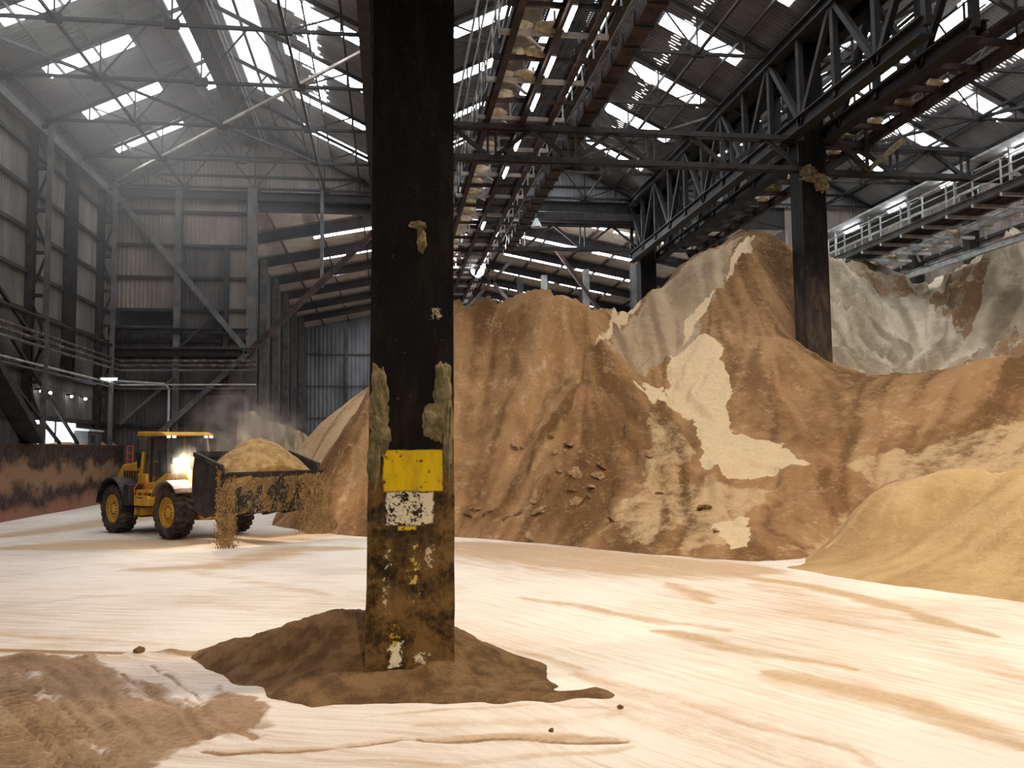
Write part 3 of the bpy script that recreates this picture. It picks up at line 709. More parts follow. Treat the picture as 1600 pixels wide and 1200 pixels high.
def roof_slope(xe, xr, skyY, strip, sun_flecks):
    # one slope from the eave/valley xe up to the ridge xr: sheets (corrugations down the slope), skylights let in flush
    run = abs(xr - xe)
    sgn = 1 if xr > xe else -1
    rise = ZR - ZE
    L = math.hypot(run, rise)
    v = Vector((sgn * run, 0, rise)) / L
    n = Vector((-sgn * rise, 0, run)) / L
    def pt(s, y):
        return Vector((xe, y, ZE)) + v * s
    s0, s1 = 1.55 * L / 8.75, 5.25 * L / 8.75        # transverse skylights
    a0, a1 = strip                                     # longitudinal strip (distance along the slope)
    sheet = MB()
    def put(sa, sb, ya, yb, target=None):
        (target or sheet).corrugated(pt(sa, ya), (0, 1, 0), v, n, 0.24, 0.055, yb - ya, sb - sa)
    y = YB
    for ys_ in sorted(skyY):
        put(0, a0, y, ys_)
        put(0, s0, ys_, ys_ + 1.15)
        put(s1, a0, ys_, ys_ + 1.15)
        w = MB()
        put(s0, s1, ys_, ys_ + 1.15, w)
        window(w, M['skylight'])
        y = ys_ + 1.15
    put(0, a0, y, YG)
    put(a1, L, YB, YG)
    st = MB()
    put(a0, a1, 18.0, 50.0, st)
    window(st, M['skylight_soft' if a1 - a0 > 1.5 else 'skylight_dim'])
    put(a0, a1, YB, 18.0)
    put(a0, a1, 50.0, YG)
    # glowing quads under the uncut sheets stand in for sunlight flecks on the corrugations
    if sun_flecks:
        sl, ya, yb, wide, gw = sun_flecks
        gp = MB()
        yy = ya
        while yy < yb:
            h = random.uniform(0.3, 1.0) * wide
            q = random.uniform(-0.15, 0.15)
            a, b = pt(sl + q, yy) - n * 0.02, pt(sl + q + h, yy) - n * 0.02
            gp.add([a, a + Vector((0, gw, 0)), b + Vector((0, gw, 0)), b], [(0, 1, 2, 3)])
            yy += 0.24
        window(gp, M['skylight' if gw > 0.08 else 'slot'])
    return sheet

SKY = [36.5 - 5.5 * 3, 36.5 - 5.5 * 2, 31.0, 36.5, 41.6, 46.9, 52.0]
for nm, x0, x1 in NAVES:
    xm = (x0 + x1) / 2
    L = math.hypot(xm - x0, ZR - ZE)
    a = roof_slope(x0, xm, SKY, (L - 1.75, L - 0.75), None)
    struct(a.build('ceiling_%s' % nm, M['roof_lit' if nm == 'right' else 'roof']))
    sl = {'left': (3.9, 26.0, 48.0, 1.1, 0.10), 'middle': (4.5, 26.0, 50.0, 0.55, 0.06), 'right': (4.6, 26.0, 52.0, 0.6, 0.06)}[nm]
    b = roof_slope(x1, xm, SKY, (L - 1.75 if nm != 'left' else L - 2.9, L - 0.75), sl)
    struct(b.build('ceiling_%s' % nm, M['roof' if nm == 'middle' else 'roof_lit']))
    # purlins run under the sheets the length of the nave
    for side in (x0, x1):
        for fr in (0.06, 0.25, 0.44, 0.63, 0.82):
            x = side + (xm - side) * fr
            z = ZE + (ZR - ZE) * fr - 0.16
            struct(MB().box(x - 0.04, 18, z - 0.06, x + 0.04, YG, z + 0.10).build('trim_purlin', M['steel']))

def girt(p, q, w=0.14, h=0.2, m='steel'):
    return struct(MB().beam(p, q, w, h).build('trim_girt', M[m]))

# left wall: sooty sheets below, dusty pale sheets above, girts between
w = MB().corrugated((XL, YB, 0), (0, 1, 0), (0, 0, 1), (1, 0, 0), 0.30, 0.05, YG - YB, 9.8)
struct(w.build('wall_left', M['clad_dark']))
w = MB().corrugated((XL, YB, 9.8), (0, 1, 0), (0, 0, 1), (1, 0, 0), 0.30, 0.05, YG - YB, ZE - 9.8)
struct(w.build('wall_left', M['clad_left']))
for z in (4.7, 7.0, 9.8, 11.7, 13.75, 15.8, 17.8):
    girt((XL + 0.16, 30, z), (XL + 0.16, YG, z))
girt((XL + 0.35, 30, 19.0), (XL + 0.35, YG, 19.0), 0.5, 0.45, 'steel_grey')
# wall behind the camera and right wall
struct(MB().corrugated((XL, YB, 0), (1, 0, 0), (0, 0, 1), (0, 1, 0), 0.3, 0.05, XR - XL, ZE).build('wall_front', M['clad_light']))
for nm, x0, x1 in NAVES:
    struct(MB().add([(x0, YB, ZE), (x1, YB, ZE), ((x0 + x1) / 2, YB, ZR)], [(0, 1, 2)]).build('wall_front', M['clad_light']))
struct(MB().corrugated((XR, YB, 0), (0, 1, 0), (0, 0, 1), (-1, 0, 0), 0.3, 0.05, YG - YB, ZE).build('wall_right', M['clad_light']))
for z in (11.0, 13.0, 15.0, 17.0):
    girt((XR - 0.16, 30, z), (XR - 0.16, YG, z))
for y in (36, 41.5, 47, 52.5):
    struct(MB().box(XR - 0.75, y - 0.3, 0, XR - 0.12, y + 0.3, ZE).build('trim_wall_post', M['steel']))

# gable plane: sheeted wall in the outer half of the left nave, sheeted triangles over all three naves
XH = -8.7
def vsheet(x0, x1, z0, z1, m, y=YG, nm='wall_back'):
    return struct(MB().corrugated((x0, y, z0), (1, 0, 0), (0, 0, 1), (0, -1, 0), 0.26, 0.05, x1 - x0, z1 - z0).build(nm, M[m]))
vsheet(XL, -13.3, 12.0, ZE, 'clad_light')
vsheet(-13.3, -8.9, 16.2, ZE, 'clad_light')
vsheet(-13.3, -10.3, 0, 16.2, 'clad_dark')
vsheet(XL, -13.3, 0, 11.0, 'clad_dark')
struct(MB().box(XL, YG + 0.5, 11.0, -13.3, YG + 0.56, 12.0).build('wall_back', M['steel']))
struct(MB().box(-10.3, YG - 0.02, 0, -8.95, YG + 0.06, 16.2).build('wall_back', M['clad_light']))
for z in (4.6, 6.9, 10.0, 12.0, 14.1, 16.2, 18.4):
    girt((XL, YG - 0.16, z), (-8.8, YG - 0.16, z))
for nm, x0, x1 in NAVES:
    xm = (x0 + x1) / 2
    g = MB()
    n = round((x1 - x0) / 0.26)
    prev = None
    for i in range(n * 2 + 1):
        x = x0 + (x1 - x0) * i / (2 * n)
        z = ZE + (ZR - ZE) * (1 - abs(x - xm) / (xm - x0))
        y = YG - (0.05 if i % 2 else 0.0)
        cur = ((x, y, ZE - 0.1), (x, y, max(z, ZE - 0.09)))
        if prev:
            g.add([prev[0], cur[0], cur[1], prev[1]], [(0, 1, 2, 3)])
        prev = cur
    struct(g.build('wall_back', M['clad_light'] if nm == 'left' else M['clad_blue']))
    for z in (20.9, 22.2):
        hw = (ZR - z) / (ZR - ZE) * (xm - x0)
        girt((xm - hw, YG - 0.15, z), (xm + hw, YG - 0.15, z), 0.1, 0.14)
# right nave is closed above the far heap
vsheet(28.2, XR, 0, ZE, 'clad_light')
struct(MB().box(XH, YG + 0.05, 18.6, 4.0, YG + 0.12, ZE).build('wall_back', M['steel']))
struct(MB().box(4.0, YG + 0.05, 19.2, 14.0, YG + 0.12, ZE).build('wall_back', M['steel']))
struct(MB().box(14.0, YG + 0.05, 18.3, 28.4, YG + 0.12, ZE).build('wall_back', M['steel']))

# ------------------------------------------------------------------ far hall behind the gable plane
ZF, XF0, XF1 = 18.4, -10.3, 28.3
XM, ZM = 9.0, 22.2
struct(MB().corrugated((XF0, YG, 0), (0, 1, 0), (0, 0, 1), (1, 0, 0), 0.3, 0.05, YE - YG, ZF).build('wall_far_left', M['clad_dark']))
struct(MB().corrugated((XF1, YG, 0), (0, 1, 0), (0, 0, 1), (-1, 0, 0), 0.3, 0.05, YE - YG, ZF).build('wall_far_right', M['clad_dark']))
w = MB().corrugated((XF0, YE, 0), (1, 0, 0), (0, 0, 1), (0, -1, 0), 0.5, 0.07, XF1 - XF0, ZF)
w.add([(XF0, YE, ZF), (XF1, YE, ZF), (XM, YE, ZM)], [(0, 1, 2)])
struct(w.build('wall_far_end', M['clad_blue']))
for z in (7.0, 11.0, 15.0):
    girt((XF0, YE - 0.2, z), (XF1, YE - 0.2, z), 0.1, 0.12, 'steel_grey')
girt((-5.2, YE - 0.3, 0), (-5.2, YE - 0.3, 18), 0.3, 0.3, 'steel_grey')
FAR_Y = [59.2, 66.8, 74.2, 81.6, 89.2, 97.0, 104.5]
for sgn, xe in ((1, XF0), (-1, XF1)):
    run = abs(XM - xe)
    L = math.hypot(run, ZM - ZF)
    v = Vector((sgn * run, 0, ZM - ZF)) / L
    n = Vector((-sgn * (ZM - ZF), 0, run)) / L
    sheet = MB()
    def fput(t, sa, sb, ya, yb):
        t.corrugated(Vector((xe, ya, ZF)) + v * sa, (0, 1, 0), v, n, 0.4, 0.05, yb - ya, sb - sa)
    y = YG
    s0, s1 = 4.7, L - 2.2
    for fy in FAR_Y:
        fput(sheet, 0, L, y, fy)
        fput(sheet, 0, s0, fy, fy + 0.75)
        fput(sheet, s1, L, fy, fy + 0.75)
        cuts = [s0, s0 + 5.6, s0 + 6.3, s1]
        fput(sheet, cuts[1], cuts[2], fy, fy + 0.75)
        for a, b in ((cuts[0], cuts[1]), (cuts[2], cuts[3])):
            w = MB()
            fput(w, a, b, fy, fy + 0.75)
            window(w, M['skylight'])
        y = fy + 0.75
    fput(sheet, 0, L, y, YE)
    struct(sheet.build('ceiling_far', M['roof_beige']))
    for fr in (0.12, 0.28, 0.44, 0.6, 0.76, 0.92):
        x = xe + sgn * run * fr
        z = ZF + (ZM - ZF) * fr - 0.18
        struct(MB().box(x - 0.05, YG + 0.3, z - 0.1, x + 0.05, YE, z + 0.12).build('trim_purlin', M['rust']))
# fins and rafters of the far hall frames
FRAME_Y = [63.0, 70.5, 78.0, 85.5, 93.0, 100.5]
for i, y in enumerate(FRAME_Y):
    t = thing('portal_frame', (XM, y, 0), '%s portal frame of the far hall beyond the gable, dark rafters on tall side posts' % ORD[i], 'frame')
    for sgn, xe in ((1, XF0), (-1, XF1)):
        x = xe + sgn * 0.45
        MB().ibeam((x - XM, 0, 0), (x - XM, 0, ZF - 0.2), 0.5, 0.8, 0.06).build('post', M['steel_grey'], t)
        MB().ibeam((xe - XM, 0, ZF - 0.5), (0, 0, ZM - 0.55), 0.3, 0.75, 0.05).build('rafter', M['steel'], t)

# ------------------------------------------------------------------ roof trusses
def truss(x0, x1, y, label):
    W = x1 - x0
    t = thing('roof_truss', (x0, y, ZE), label, 'roof truss')
    m = M['steel']
    MB().beam((0, 0, 0), (W, 0, 0), 0.13, 0.14).build('bottom_chord', m, t)
    def top(f):
        return (W * f, 0, (ZR - ZE) * (1 - abs(f - 0.5) * 2) - 0.32)
    for a, b in ((0.0, 0.5), (0.5, 1.0)):
        MB().beam(top(a), top(b), 0.13, 0.16).build('rafter', m, t)
    def bot(f):
        return (W * f, 0, 0)
    webs = [(0.25, 0.125), (0.25, 0.25), (0.25, 0.375), (0.5, 0.375), (0.5, 0.5), (0.5, 0.625), (0.75, 0.625), (0.75, 0.75), (0.75, 0.875), (0.125, 0.125), (0.875, 0.875)]
    for a, b in webs:
        MB().beam(bot(a), top(b), 0.065, 0.07).build('web_member', m, t)
    for f in (0.25, 0.5, 0.75):
        MB().box(W * f - 0.3, -0.10, -0.16, W * f + 0.3, 0.10, 0.2).build('gusset_plate', m, t)
    return t

TRUSS_Y = [57.1, 51.6, 46.1, 40.6, 35.1]
WHERE = {'left': 'above the wheel loader', 'middle': 'above the brown heap', 'right': 'above the pale heap'}
for nm, x0, x1 in NAVES:
    for i, y in enumerate(TRUSS_Y):
        pos = 'roof truss against the far gable' if i == 0 else '%s roof truss out from the far gable' % ORD[i - 1]
        truss(x0, x1, y, '%s, %s' % (pos, WHERE[nm]))
    # ties along the nave and diagonal bracing at bottom-chord level
    for j, f in enumerate((0.25, 0.75)):
        x = x0 + (x1 - x0) * f
        o = MB().beam((0, 0, 0), (0, 57.1 - 30, 0), 0.12).build('roof_tie', M['steel'], loc=(x, 30, ZE))
        tag(o, 'long thin tie along the %s half of the roof trusses %s' % (('left', 'right')[j], WHERE[nm]), 'roof tie')

def diag(name, p, q, w, h, m, label):
    p, q = Vector(p), Vector(q)
    return tag(MB().beam((0, 0, 0), q - p, w, h).build(name, M[m], loc=p), label, 'brace')

lx = lambda f: XL + (XA - XL) * f
mb = MB().beam((0, 0, 0), Vector((XL - XA, 22.0, 0)), 0.14, 0.12)
o = mb.build('wind_brace', M['steel_pale'], loc=(XA, 35.1, ZE + 0.12))
tag(o, 'long pale diagonal brace crossing the left nave roof under the trusses', 'brace')
diag('wind_brace', (XL, 35.1, ZE + 0.02), (lx(0.75), 51.6, ZE + 0.02), 0.12, 0.12, 'steel', 'thin dark diagonal brace crossing the pale one in the left nave roof')
diag('wind_brace', (XB, 40.6, ZE), (XA + 4.4, 57.1, ZE), 0.14, 0.14, 'steel', 'thin dark diagonal brace under the middle nave trusses')
diag('wind_brace', (XR, 35.1, ZE), (XB + 4, 51.6, ZE), 0.16, 0.16, 'steel', 'dark diagonal brace under the right nave trusses')

# ridge walkways: dark boxed beams hung below the ridges
for nm, x0, x1 in NAVES[:1]:
    xm = (x0 + x1) / 2
    t = thing('ridge_beam', (xm - 0.3, 18, 23.0), 'wide dark beam hung under the ridge of the left nave', 'beam')
    MB().box(-0.4, 0, -0.22, 0.4, YG - 18.4, 0.1).build('beam', M['rust'], t)
    for yy in range(2, 39, 3):
        MB().beam((0, yy, 0.1), (0, yy, 1.1), 0.07).build('hanger', M['steel'], t)
    for dx in (0.75, 0.95):
        MB().tube([(dx, 0, 0.2), (dx, YG - 18.4, 0.2)], 0.04).build('pipe', M['galv'], t)

# ------------------------------------------------------------------ valley girders on the column rows
def lattice(x, y0, y1, z0, z1, label, chord=0.34, brace=0.16, step=2.75, m='steel'):
    t = thing('lattice_girder', (x, y0, z0), label, 'girder')
    L, H = y1 - y0, z1 - z0
    m = M[m]
    MB().ibeam((0, 0, 0), (0, L, 0), chord, chord * 1.2, 0.05).build('bottom_chord', m, t)
    MB().ibeam((0, 0, H), (0, L, H), chord, chord, 0.05).build('top_chord', m, t)
    k = round(L / step)
    for i in range(k + 1):
        y = L * i / k
        MB().beam((0, y, 0), (0, y, H), brace * 1.1, brace).build('post', m, t)
        if i < k:
            a, b = (0, H) if i % 2 else (H, 0)
            MB().beam((0, y, a), (0, L * (i + 1) / k, b), brace, brace).build('diagonal', m, t)
    return t
lattice(-0.75, 10.1, 57.2, 16.2, 19.7, 'lattice girder high left of the yellow-banded column, along its row')
lattice(1.35, 10.1, 57.2, 16.2, 19.7, 'lattice girder high right of the yellow-banded column, along its row')
lattice(XB - 1.1, 24.0, 57.2, 15.9, 19.7, 'lattice girder over the right column row, on the side of the brown heap', 0.5, 0.22, m='steel_black')
lattice(XB + 0.55, 24.0, 57.2, 15.9, 19.7, 'lattice girder over the right column row, on the side of the pale heap', 0.5, 0.22, m='steel_black')
for x, s in ((XA, 'over the yellow-banded column row'), (XB, 'over the right column row')):
    o = MB().box(-0.9, 0, 0, 0.9, 43, 0.12).build('valley_gutter', M['steel'], loc=(x, 14, 19.9))
    tag(o, 'dark valley gutter between two roofs %s' % s, 'gutter')

# transverse trusses hung between the column rows
def cross_truss(x0, x1, y, z0, z1, label, panels, m='steel'):
    t = thing('cross_truss', (x0, y, z0), label, 'truss')
    W, H = x1 - x0, z1 - z0
    for dy in (-0.16, 0.16):
        MB().beam((0, dy, 0), (W, dy, 0), 0.12, 0.2).build('bottom_chord', M[m], t)
        MB().beam((0, dy, H), (W, dy, H), 0.12, 0.2).build('top_chord', M[m], t)
    for i in range(panels + 1):
        x = W * i / panels
        if i % 2 == 0:
            for dx in (-0.16, 0.16):
                MB().beam((x + dx, 0, 0), (x + dx, 0, H), 0.09).build('post', M[m], t)
        if i < panels:
            a, b = (0, H) if i % 2 == 0 else (H, 0)
            MB().beam((x, 0, a), (W * (i + 1) / panels, 0, b), 0.14, 0.16).build('diagonal', M[m], t)
    return t
cross_truss(XA + 0.5, XB - 0.5, 33.5, 14.4, 15.7, 'rusty transverse truss from the yellow-banded column row to the black right column', 10, 'steel')
cross_truss(XB + 0.5, XR - 0.3, 33.8, 14.4, 15.6, 'dark transverse truss right of the black column, crossing the right nave', 10)
cross_truss(XA + 0.5, XB - 0.5, 57.0, 16.4, 18.1, 'dark deep transverse truss below the middle gable, above the brown heap', 8)
cross_truss(XB + 0.5, XB + 8.5, 56.5, 15.6, 17.2, 'dark platform truss at the far end of the right nave, under the pale gantry', 6)
o = MB().box(0, -0.6, 0, 17, 0.9, 0.5).build('crossbeam', M['steel'], loc=(XA + 0.4, 57.0, 18.3))
tag(o, 'black walkway beam resting on the deep truss below the middle gable', 'beam')

# far-hall bracing seen under the middle gable
for i, (a, b, lab) in enumerate((((1.5, 66.0, 9.0), (9.5, 66.0, 17.5), 'rusty diagonal brace rising to the right in the far hall, left of its pair'),
                                 ((14.0, 66.0, 9.0), (7.0, 66.0, 17.0), 'rusty diagonal brace falling to the right in the far hall'),
                                 ((4.0, 71.5, 9.0), (18.0, 71.5, 16.0), 'long rusty brace rising to the right deep in the far hall'),
                                 ((18.0, 61.0, 9.0), (12.0, 61.0, 17.5), 'brace nearest the gable in the far hall, leaning left'),
                                 ((9.0, 78.0, 8.0), (22.0, 78.0, 15.0), 'most distant rusty brace in the far hall'))):
    diag('brace_beam', a, b, 0.25, 0.25, 'rust', lab)
for i, (x, y) in enumerate(((10.5, 68.0), (12.2, 66.5), (13.0, 74.0), (15.0, 64.0), (16.5, 72.0), (18.2, 62.0))):
    o = MB().ibeam((0, 0, 0), (0, 0, 16.5), 0.45, 0.5, 0.05).build('steel_post', M['steel_grey' if i % 2 else 'steel'], loc=(x, y, 0))
    tag(o, '%s from the left of the posts rising behind the brown heap crest' % ORD[i], 'post')

# bracing of the frame at the gable plane, left nave
yb_ = YG - 0.7
def gable_brace(a, b, w, m, label):
    return diag('brace_beam', (a[0], yb_, a[1]), (b[0], yb_, b[1]), w, w, m, label)
gable_brace((-17.3, 19.5), (-8.9, 9.2), 0.34, 'steel_grey', 'grey diagonal brace falling to the right across the back wall panels')
gable_brace((-8.9, 9.2), (-0.3, 17.9), 0.36, 'rust', 'rusty diagonal brace rising to the right in front of the far hall')
gable_brace((-8.9, 9.2), (-14.4, 3.9), 0.34, 'steel_grey', 'grey diagonal brace falling to the left behind the loader cab')
gable_brace((-13.3, 9.3), (-10.6, 12.0), 0.16, 'steel', 'thin brace on the dark panel of the back wall')
gable_brace((-16.6, 4.7), (-13.4, 7.6), 0.18, 'steel_grey', 'short low brace at the left of the back wall')
for x, w, z1, lab, m in ((-13.35, 0.42, ZE, 'dark post between the two bays of the back wall', 'steel_grey'),
                         (-8.75, 0.6, ZE, 'thick dark post where the back wall meets the far hall', 'steel_grey'),
                         (-10.35, 0.3, 16.2, 'dark post at the edge of the black back wall panel', 'steel')):
    o = MB().ibeam((0, 0, 0), (0, 0, z1), w, w, 0.04).build('wall_post', M[m], loc=(x, YG - 0.35, 0))
    tag(o, lab, 'post')
o = MB().beam((0, 0, 0), (0, 0, 6.4), 0.22).build('hanging_post', M['steel_grey'], loc=(-4.3, yb_, 13.5))
tag(o, 'thin hanging post between the left gable and the rusty brace', 'post')
o = MB().ibeam((0, 0, 0), (17.6, 0, 0), 0.4, 0.55, 0.05).build('tie_beam', M['steel'], loc=(XL, YG - 0.4, ZE - 0.5))
tag(o, 'dark tie beam along the foot of the left gable', 'beam')
o = MB().ibeam((0, 0, 0), (8.6, 0, 0), 0.35, 0.5, 0.05).build('tie_beam', M['steel'], loc=(XL, YG - 0.55, 9.2))
tag(o, 'dark horizontal beam midway up the back wall', 'beam')
o = MB().ibeam((0, 0, 0), (8.6, 0, 0), 0.3, 0.35, 0.05).build('tie_beam', M['steel'], loc=(XL, YG - 0.55, 10.6))
tag(o, 'dark thinner beam above the midway beam of the back wall', 'beam')

# left wall stanchions
def lattice_post(y, label):
    t = thing('lattice_post', (XL, y, 0), label, 'post')
    x0, x1 = 0.25, 1.02
    MB().ibeam((x0, 0, 0), (x0, 0, 19.0), 0.36, 0.34, 0.04).build('leg', M['steel'], t)
    MB().ibeam((x1, 0, 0), (x1, 0, 19.0), 0.22, 0.24, 0.04).build('leg', M['steel_grey'], t)
    k = 9
    for i in range(k):
        z0, z1 = 19.0 * i / k, 19.0 * (i + 1) / k
        a, b = (x0, x1) if i % 2 else (x1, x0)
        MB().beam((a, 0, z0), (b, 0, z1), 0.11).build('lacing', M['steel'], t)
        MB().beam((x0, 0, z1), (x1, 0, z1), 0.2, 0.16).build('batten', M['steel'], t)
lattice_post(44.4, 'tall lattice post against the left wall, near the lit opening')
lattice_post(54.6, 'tall lattice post in the back left corner of the hall')
for y, lab in ((49.4, 'plain dark post between the two lattice posts of the left wall'),):
    o = MB().ibeam((0, 0, 6.9), (0, 0, 19.0), 0.55, 0.5, 0.05, (0, 1, 0)).build('wall_post', M['steel'], loc=(XL + 0.35, y, 0))
    tag(o, lab, 'post')
for j, (z, r, m) in enumerate(((8.6, 0.09, 'dusty_pipe'), (8.3, 0.09, 'dusty_pipe'), (8.0, 0.07, 'steel_grey'), (7.1, 0.055, 'steel_pale'), (6.85, 0.045, 'steel_grey'), (9.4, 0.08, 'steel'))):
    o = MB().tube([(0, 0, 0), (0, YG - 33.3, 0)] + [(8.2, YG - 33.3, 0)], r).build('wall_pipe', M[m], loc=(XL + 1.0, 32, z))
    tag(o, ['uppermost dusty pipe of the run along the left wall and back wall', 'second dusty pipe just under the uppermost dusty one',
            'thin grey pipe under the two dusty pipes', 'bright pipe lower on the left wall, upper of the bright pair',
            'lower pipe of the bright pair on the left wall', 'black conduit above the dusty pipes on the left wall'][j], 'pipe')
o = MB().tube([(0, 0, 0), (0, 0, 6.9), (-0.3, 0, 7.2), (-3.4, 0, 7.4)], 0.08).build('downpipe', M['galv'], loc=(-13.7, YG - 0.75, 0))
tag(o, 'pale downpipe on the back wall above the loader cab', 'pipe')
for a, b, lab in (((38.5, 10.5), (43.6, 8.2), 'dark wall brace high beside the nearer lattice post'), ((41.0, 8.0), (49.6, 3.4), 'upper thin brace crossing the lit opening'),
                  ((40.6, 6.3), (47.0, 3.4), 'lower thin brace crossing the lit opening')):
    diag('brace_beam', (XL + 0.9, a[0], a[1]), (XL + 0.9, b[0], b[1]), 0.14, 0.14, 'steel', lab)

# lit opening low in the left wall and the string of small lamps over it
window(MB().add([(XL + 0.10, 45.4, 3.0), (XL + 0.10, 51.6, 3.0), (XL + 0.10, 51.6, 4.55), (XL + 0.10, 45.4, 4.55)], [(0, 1, 2, 3)]), M['doorlight'])
for y in (45.4, 48.5, 51.6):
    struct(MB().box(XL + 0.06, y - 0.07, 3.0, XL + 0.16, y + 0.07, 4.7).build('trim_window_frame', M['steel']))
struct(MB().box(XL + 0.06, 45.2, 4.55, XL + 0.16, 51.8, 4.7).build('trim_window_frame', M['steel']))
for y in (46.0, 47.2, 50.2, 52.4):
    t = thing('bulkhead_lamp', (XL + 0.30, y, 6.0), 'small lit lamp on the cable above the lit opening of the left wall', 'lamp', 'string of small lamps on the left wall')
    o = MB().lathe([(0.0, -0.05), (0.06, -0.03), (0.075, 0.02), (0.0, 0.08)], 10).build('globe', M['bulb'], t)
    MB().box(-0.28, -0.04, 0.06, 0.05, 0.04, 0.14).build('cap', M['steel'], t)
o = MB().tube([(0, 0, 0.15), (0, 4, 0), (0, 8, -0.15), (0, 9.3, -0.25)], 0.025).build('lamp_cable', M['steel'], loc=(XL + 0.30, 44.8, 6.25))
tag(o, 'thin black cable carrying small lamps along the left wall', 'cable')

t = thing('feed_hopper', (XL + 0.5, 52.3, 3.3), 'small grey sloping hopper box beside the lit opening of the left wall', 'hopper')
fix_normals(MB().prism([(-0.3, 0.0), (-0.3, 0.85), (0.45, 0.85), (0.45, 0.0)], -1.3, 1.0).build('casing', M['steel_grey'], t))
fix_normals(MB().prism([(-0.2, 0.85), (-0.2, 1.0), (0.55, 0.9), (0.55, 0.8)], -1.4, 1.1).build('lid', M['galv'], t))
MB().box(0.45, -0.9, 0.2, 0.48, -0.2, 0.6).build('hatch', M['steel'], t)
# push walls
struct(bevel(MB().box(XL, 20, -0.1, XL + 1.25, YG - 0.9, 3.35).build('wall_push_left', M['push_wall']), 0.05))

xs_ = np.linspace(0, 0.9, 10)
ys_ = np.linspace(0, 11.0, 111)
o = grid_mesh('meal_ledge', xs_, ys_, lambda x, y: (0.04 + 0.42 * np.clip(fbm(x * 1.5, y * 0.9, 4, 88) + 0.32, 0, 1) * np.clip((y - 0.5) / 5, 0, 1)) * np.clip((0.45 - np.abs(x - 0.45)) / 0.25, 0, 1) - 0.01, hf,
              attrs={})
o.location = (XL, 45.5, 3.35)
tag(o, 'pinkish tan meal lying along the top of the left push wall', 'ledge of meal', None, 'stuff')
diag('chute', (XL + 1.6, 37.0, 6.6), (XL + 1.3, 42.6, 3.5), 0.9, 0.35, 'steel', 'dark sloping chute left of the nearer lattice post')

# ------------------------------------------------------------------ concrete block and crusted wall behind the loader
o = fix_normals(MB().box(-1.15, -0.9, 0, 1.15, 0.9, 6.3).build('concrete_pier', M['pier'], loc=(-9.9, 55.6, 0)))
bevel(o, 0.06)
tag(o, 'dark stained concrete pier standing behind the loader, at the corner of the far hall', 'pier')
def lump_mesh(sx, sy, sz, seed, sub=3, amp=0.35):
    bm = bmesh.new()
    bmesh.ops.create_icosphere(bm, subdivisions=sub, radius=1.0)
    rnd = random.Random(seed)
    offs = [Vector((rnd.uniform(-9, 9), rnd.uniform(-9, 9), rnd.uniform(-9, 9))) for _ in range(2)]
    from mathutils import noise as mn
    for v in bm.verts:
        n = mn.noise(v.co * 1.6 + offs[0]) + 0.5 * mn.noise(v.co * 3.7 + offs[1])
        v.co *= 1 + amp * n
        v.co = Vector((v.co.x * sx, v.co.y * sy, v.co.z * sz))
    me = bpy.data.meshes.new('lump')
    bm.to_mesh(me)
    bm.free()
    me.polygons.foreach_set('use_smooth', [True] * len(me.polygons))
    return me
M['crust_drip'] = mottled('dripped_meal_crust', (0.13, 0.085, 0.05), (0.42, 0.32, 0.19), 1.6, 0.38, 0.62, rough=0.95, stretch=(1, 1, 0.25), bump=0.4)
# low crusted push wall from the pier into the far hall
xs_, pr_ = np.linspace(0, 7.5, 61), []
t = thing('push_wall', (-8.9, 55.2, 0), 'low push wall crusted with tan meal, right of the concrete pier', 'wall')
MB().beam((0, 0, 1.9), (1.2, 9.0, 1.9), 0.7, 3.8).build('wall_core', M['concrete'], t)
cr_ = MB()
ny_, nz_ = 46, 16
P_ = []
for i in range(ny_):
    f = i / (ny_ - 1)
    topz = 5.4 - 1.9 * f + 0.8 * float(fbm(np.array(f * 9.0), np.array(0.3), 4, 5))
    for j in range(nz_):
        g = j / (nz_ - 1)
        off = 0.45 + 0.9 * (1 - g) + 0.18 * float(vnoise(np.array(f * 14.0), np.array(g * 6.0), 4))
        P_.append((0.0 + 1.2 * f + off, 9.0 * f - off * 0.13, topz * g))
for i in range(ny_):
    f = i / (ny_ - 1)
    P_.append((1.2 * f - 0.3, 9.0 * f, 5.2 - 1.9 * f))
fc_ = []
for i in range(ny_ - 1):
    for j in range(nz_ - 1):
        fc_.append((i * nz_ + j, (i + 1) * nz_ + j, (i + 1) * nz_ + j + 1, i * nz_ + j + 1))
    b_ = ny_ * nz_
    fc_.append((i * nz_ + nz_ - 1, (i + 1) * nz_ + nz_ - 1, b_ + i + 1, b_ + i))
fc_.append(tuple(range(nz_))[::-1] + (ny_ * nz_,))
cr_.add(P_, fc_)
o = cr_.build('crust', M['crust_drip'], t)
o['label'] = 'tan crusted meal stuck on the push wall'
# front face of the crusted wall, towards the camera
fr_ = MB()
n_ = 40
pts_ = []
for i in range(n_):
    f = i / (n_ - 1)
    for j in range(14):
        g = j / 13
        tz = 5.5 - 1.7 * f + 1.0 * float(fbm(np.array(f * 7.0), np.array(0.7), 4, 6))
        pts_.append((-0.2 + 4.2 * f, -0.5 - 1.1 * (1 - g) - 0.25 * float(vnoise(np.array(f * 16.0), np.array(g * 5.0), 8)) + 3.2 * f, tz * g))
for i in range(n_):
    f = i / (n_ - 1)
    pts_.append((-0.2 + 4.2 * f, 0.5 + 3.2 * f, 5.0 - 1.6 * f))
fcs_ = []
for i in range(n_ - 1):
    for j in range(13):
        fcs_.append((i * 14 + j, (i + 1) * 14 + j, (i + 1) * 14 + j + 1, i * 14 + j + 1))
    fcs_.append((i * 14 + 13, (i + 1) * 14 + 13, n_ * 14 + i + 1, n_ * 14 + i))
fr_.add(pts_, fcs_)
fr_.build('crust_face', M['crust_drip'], t)

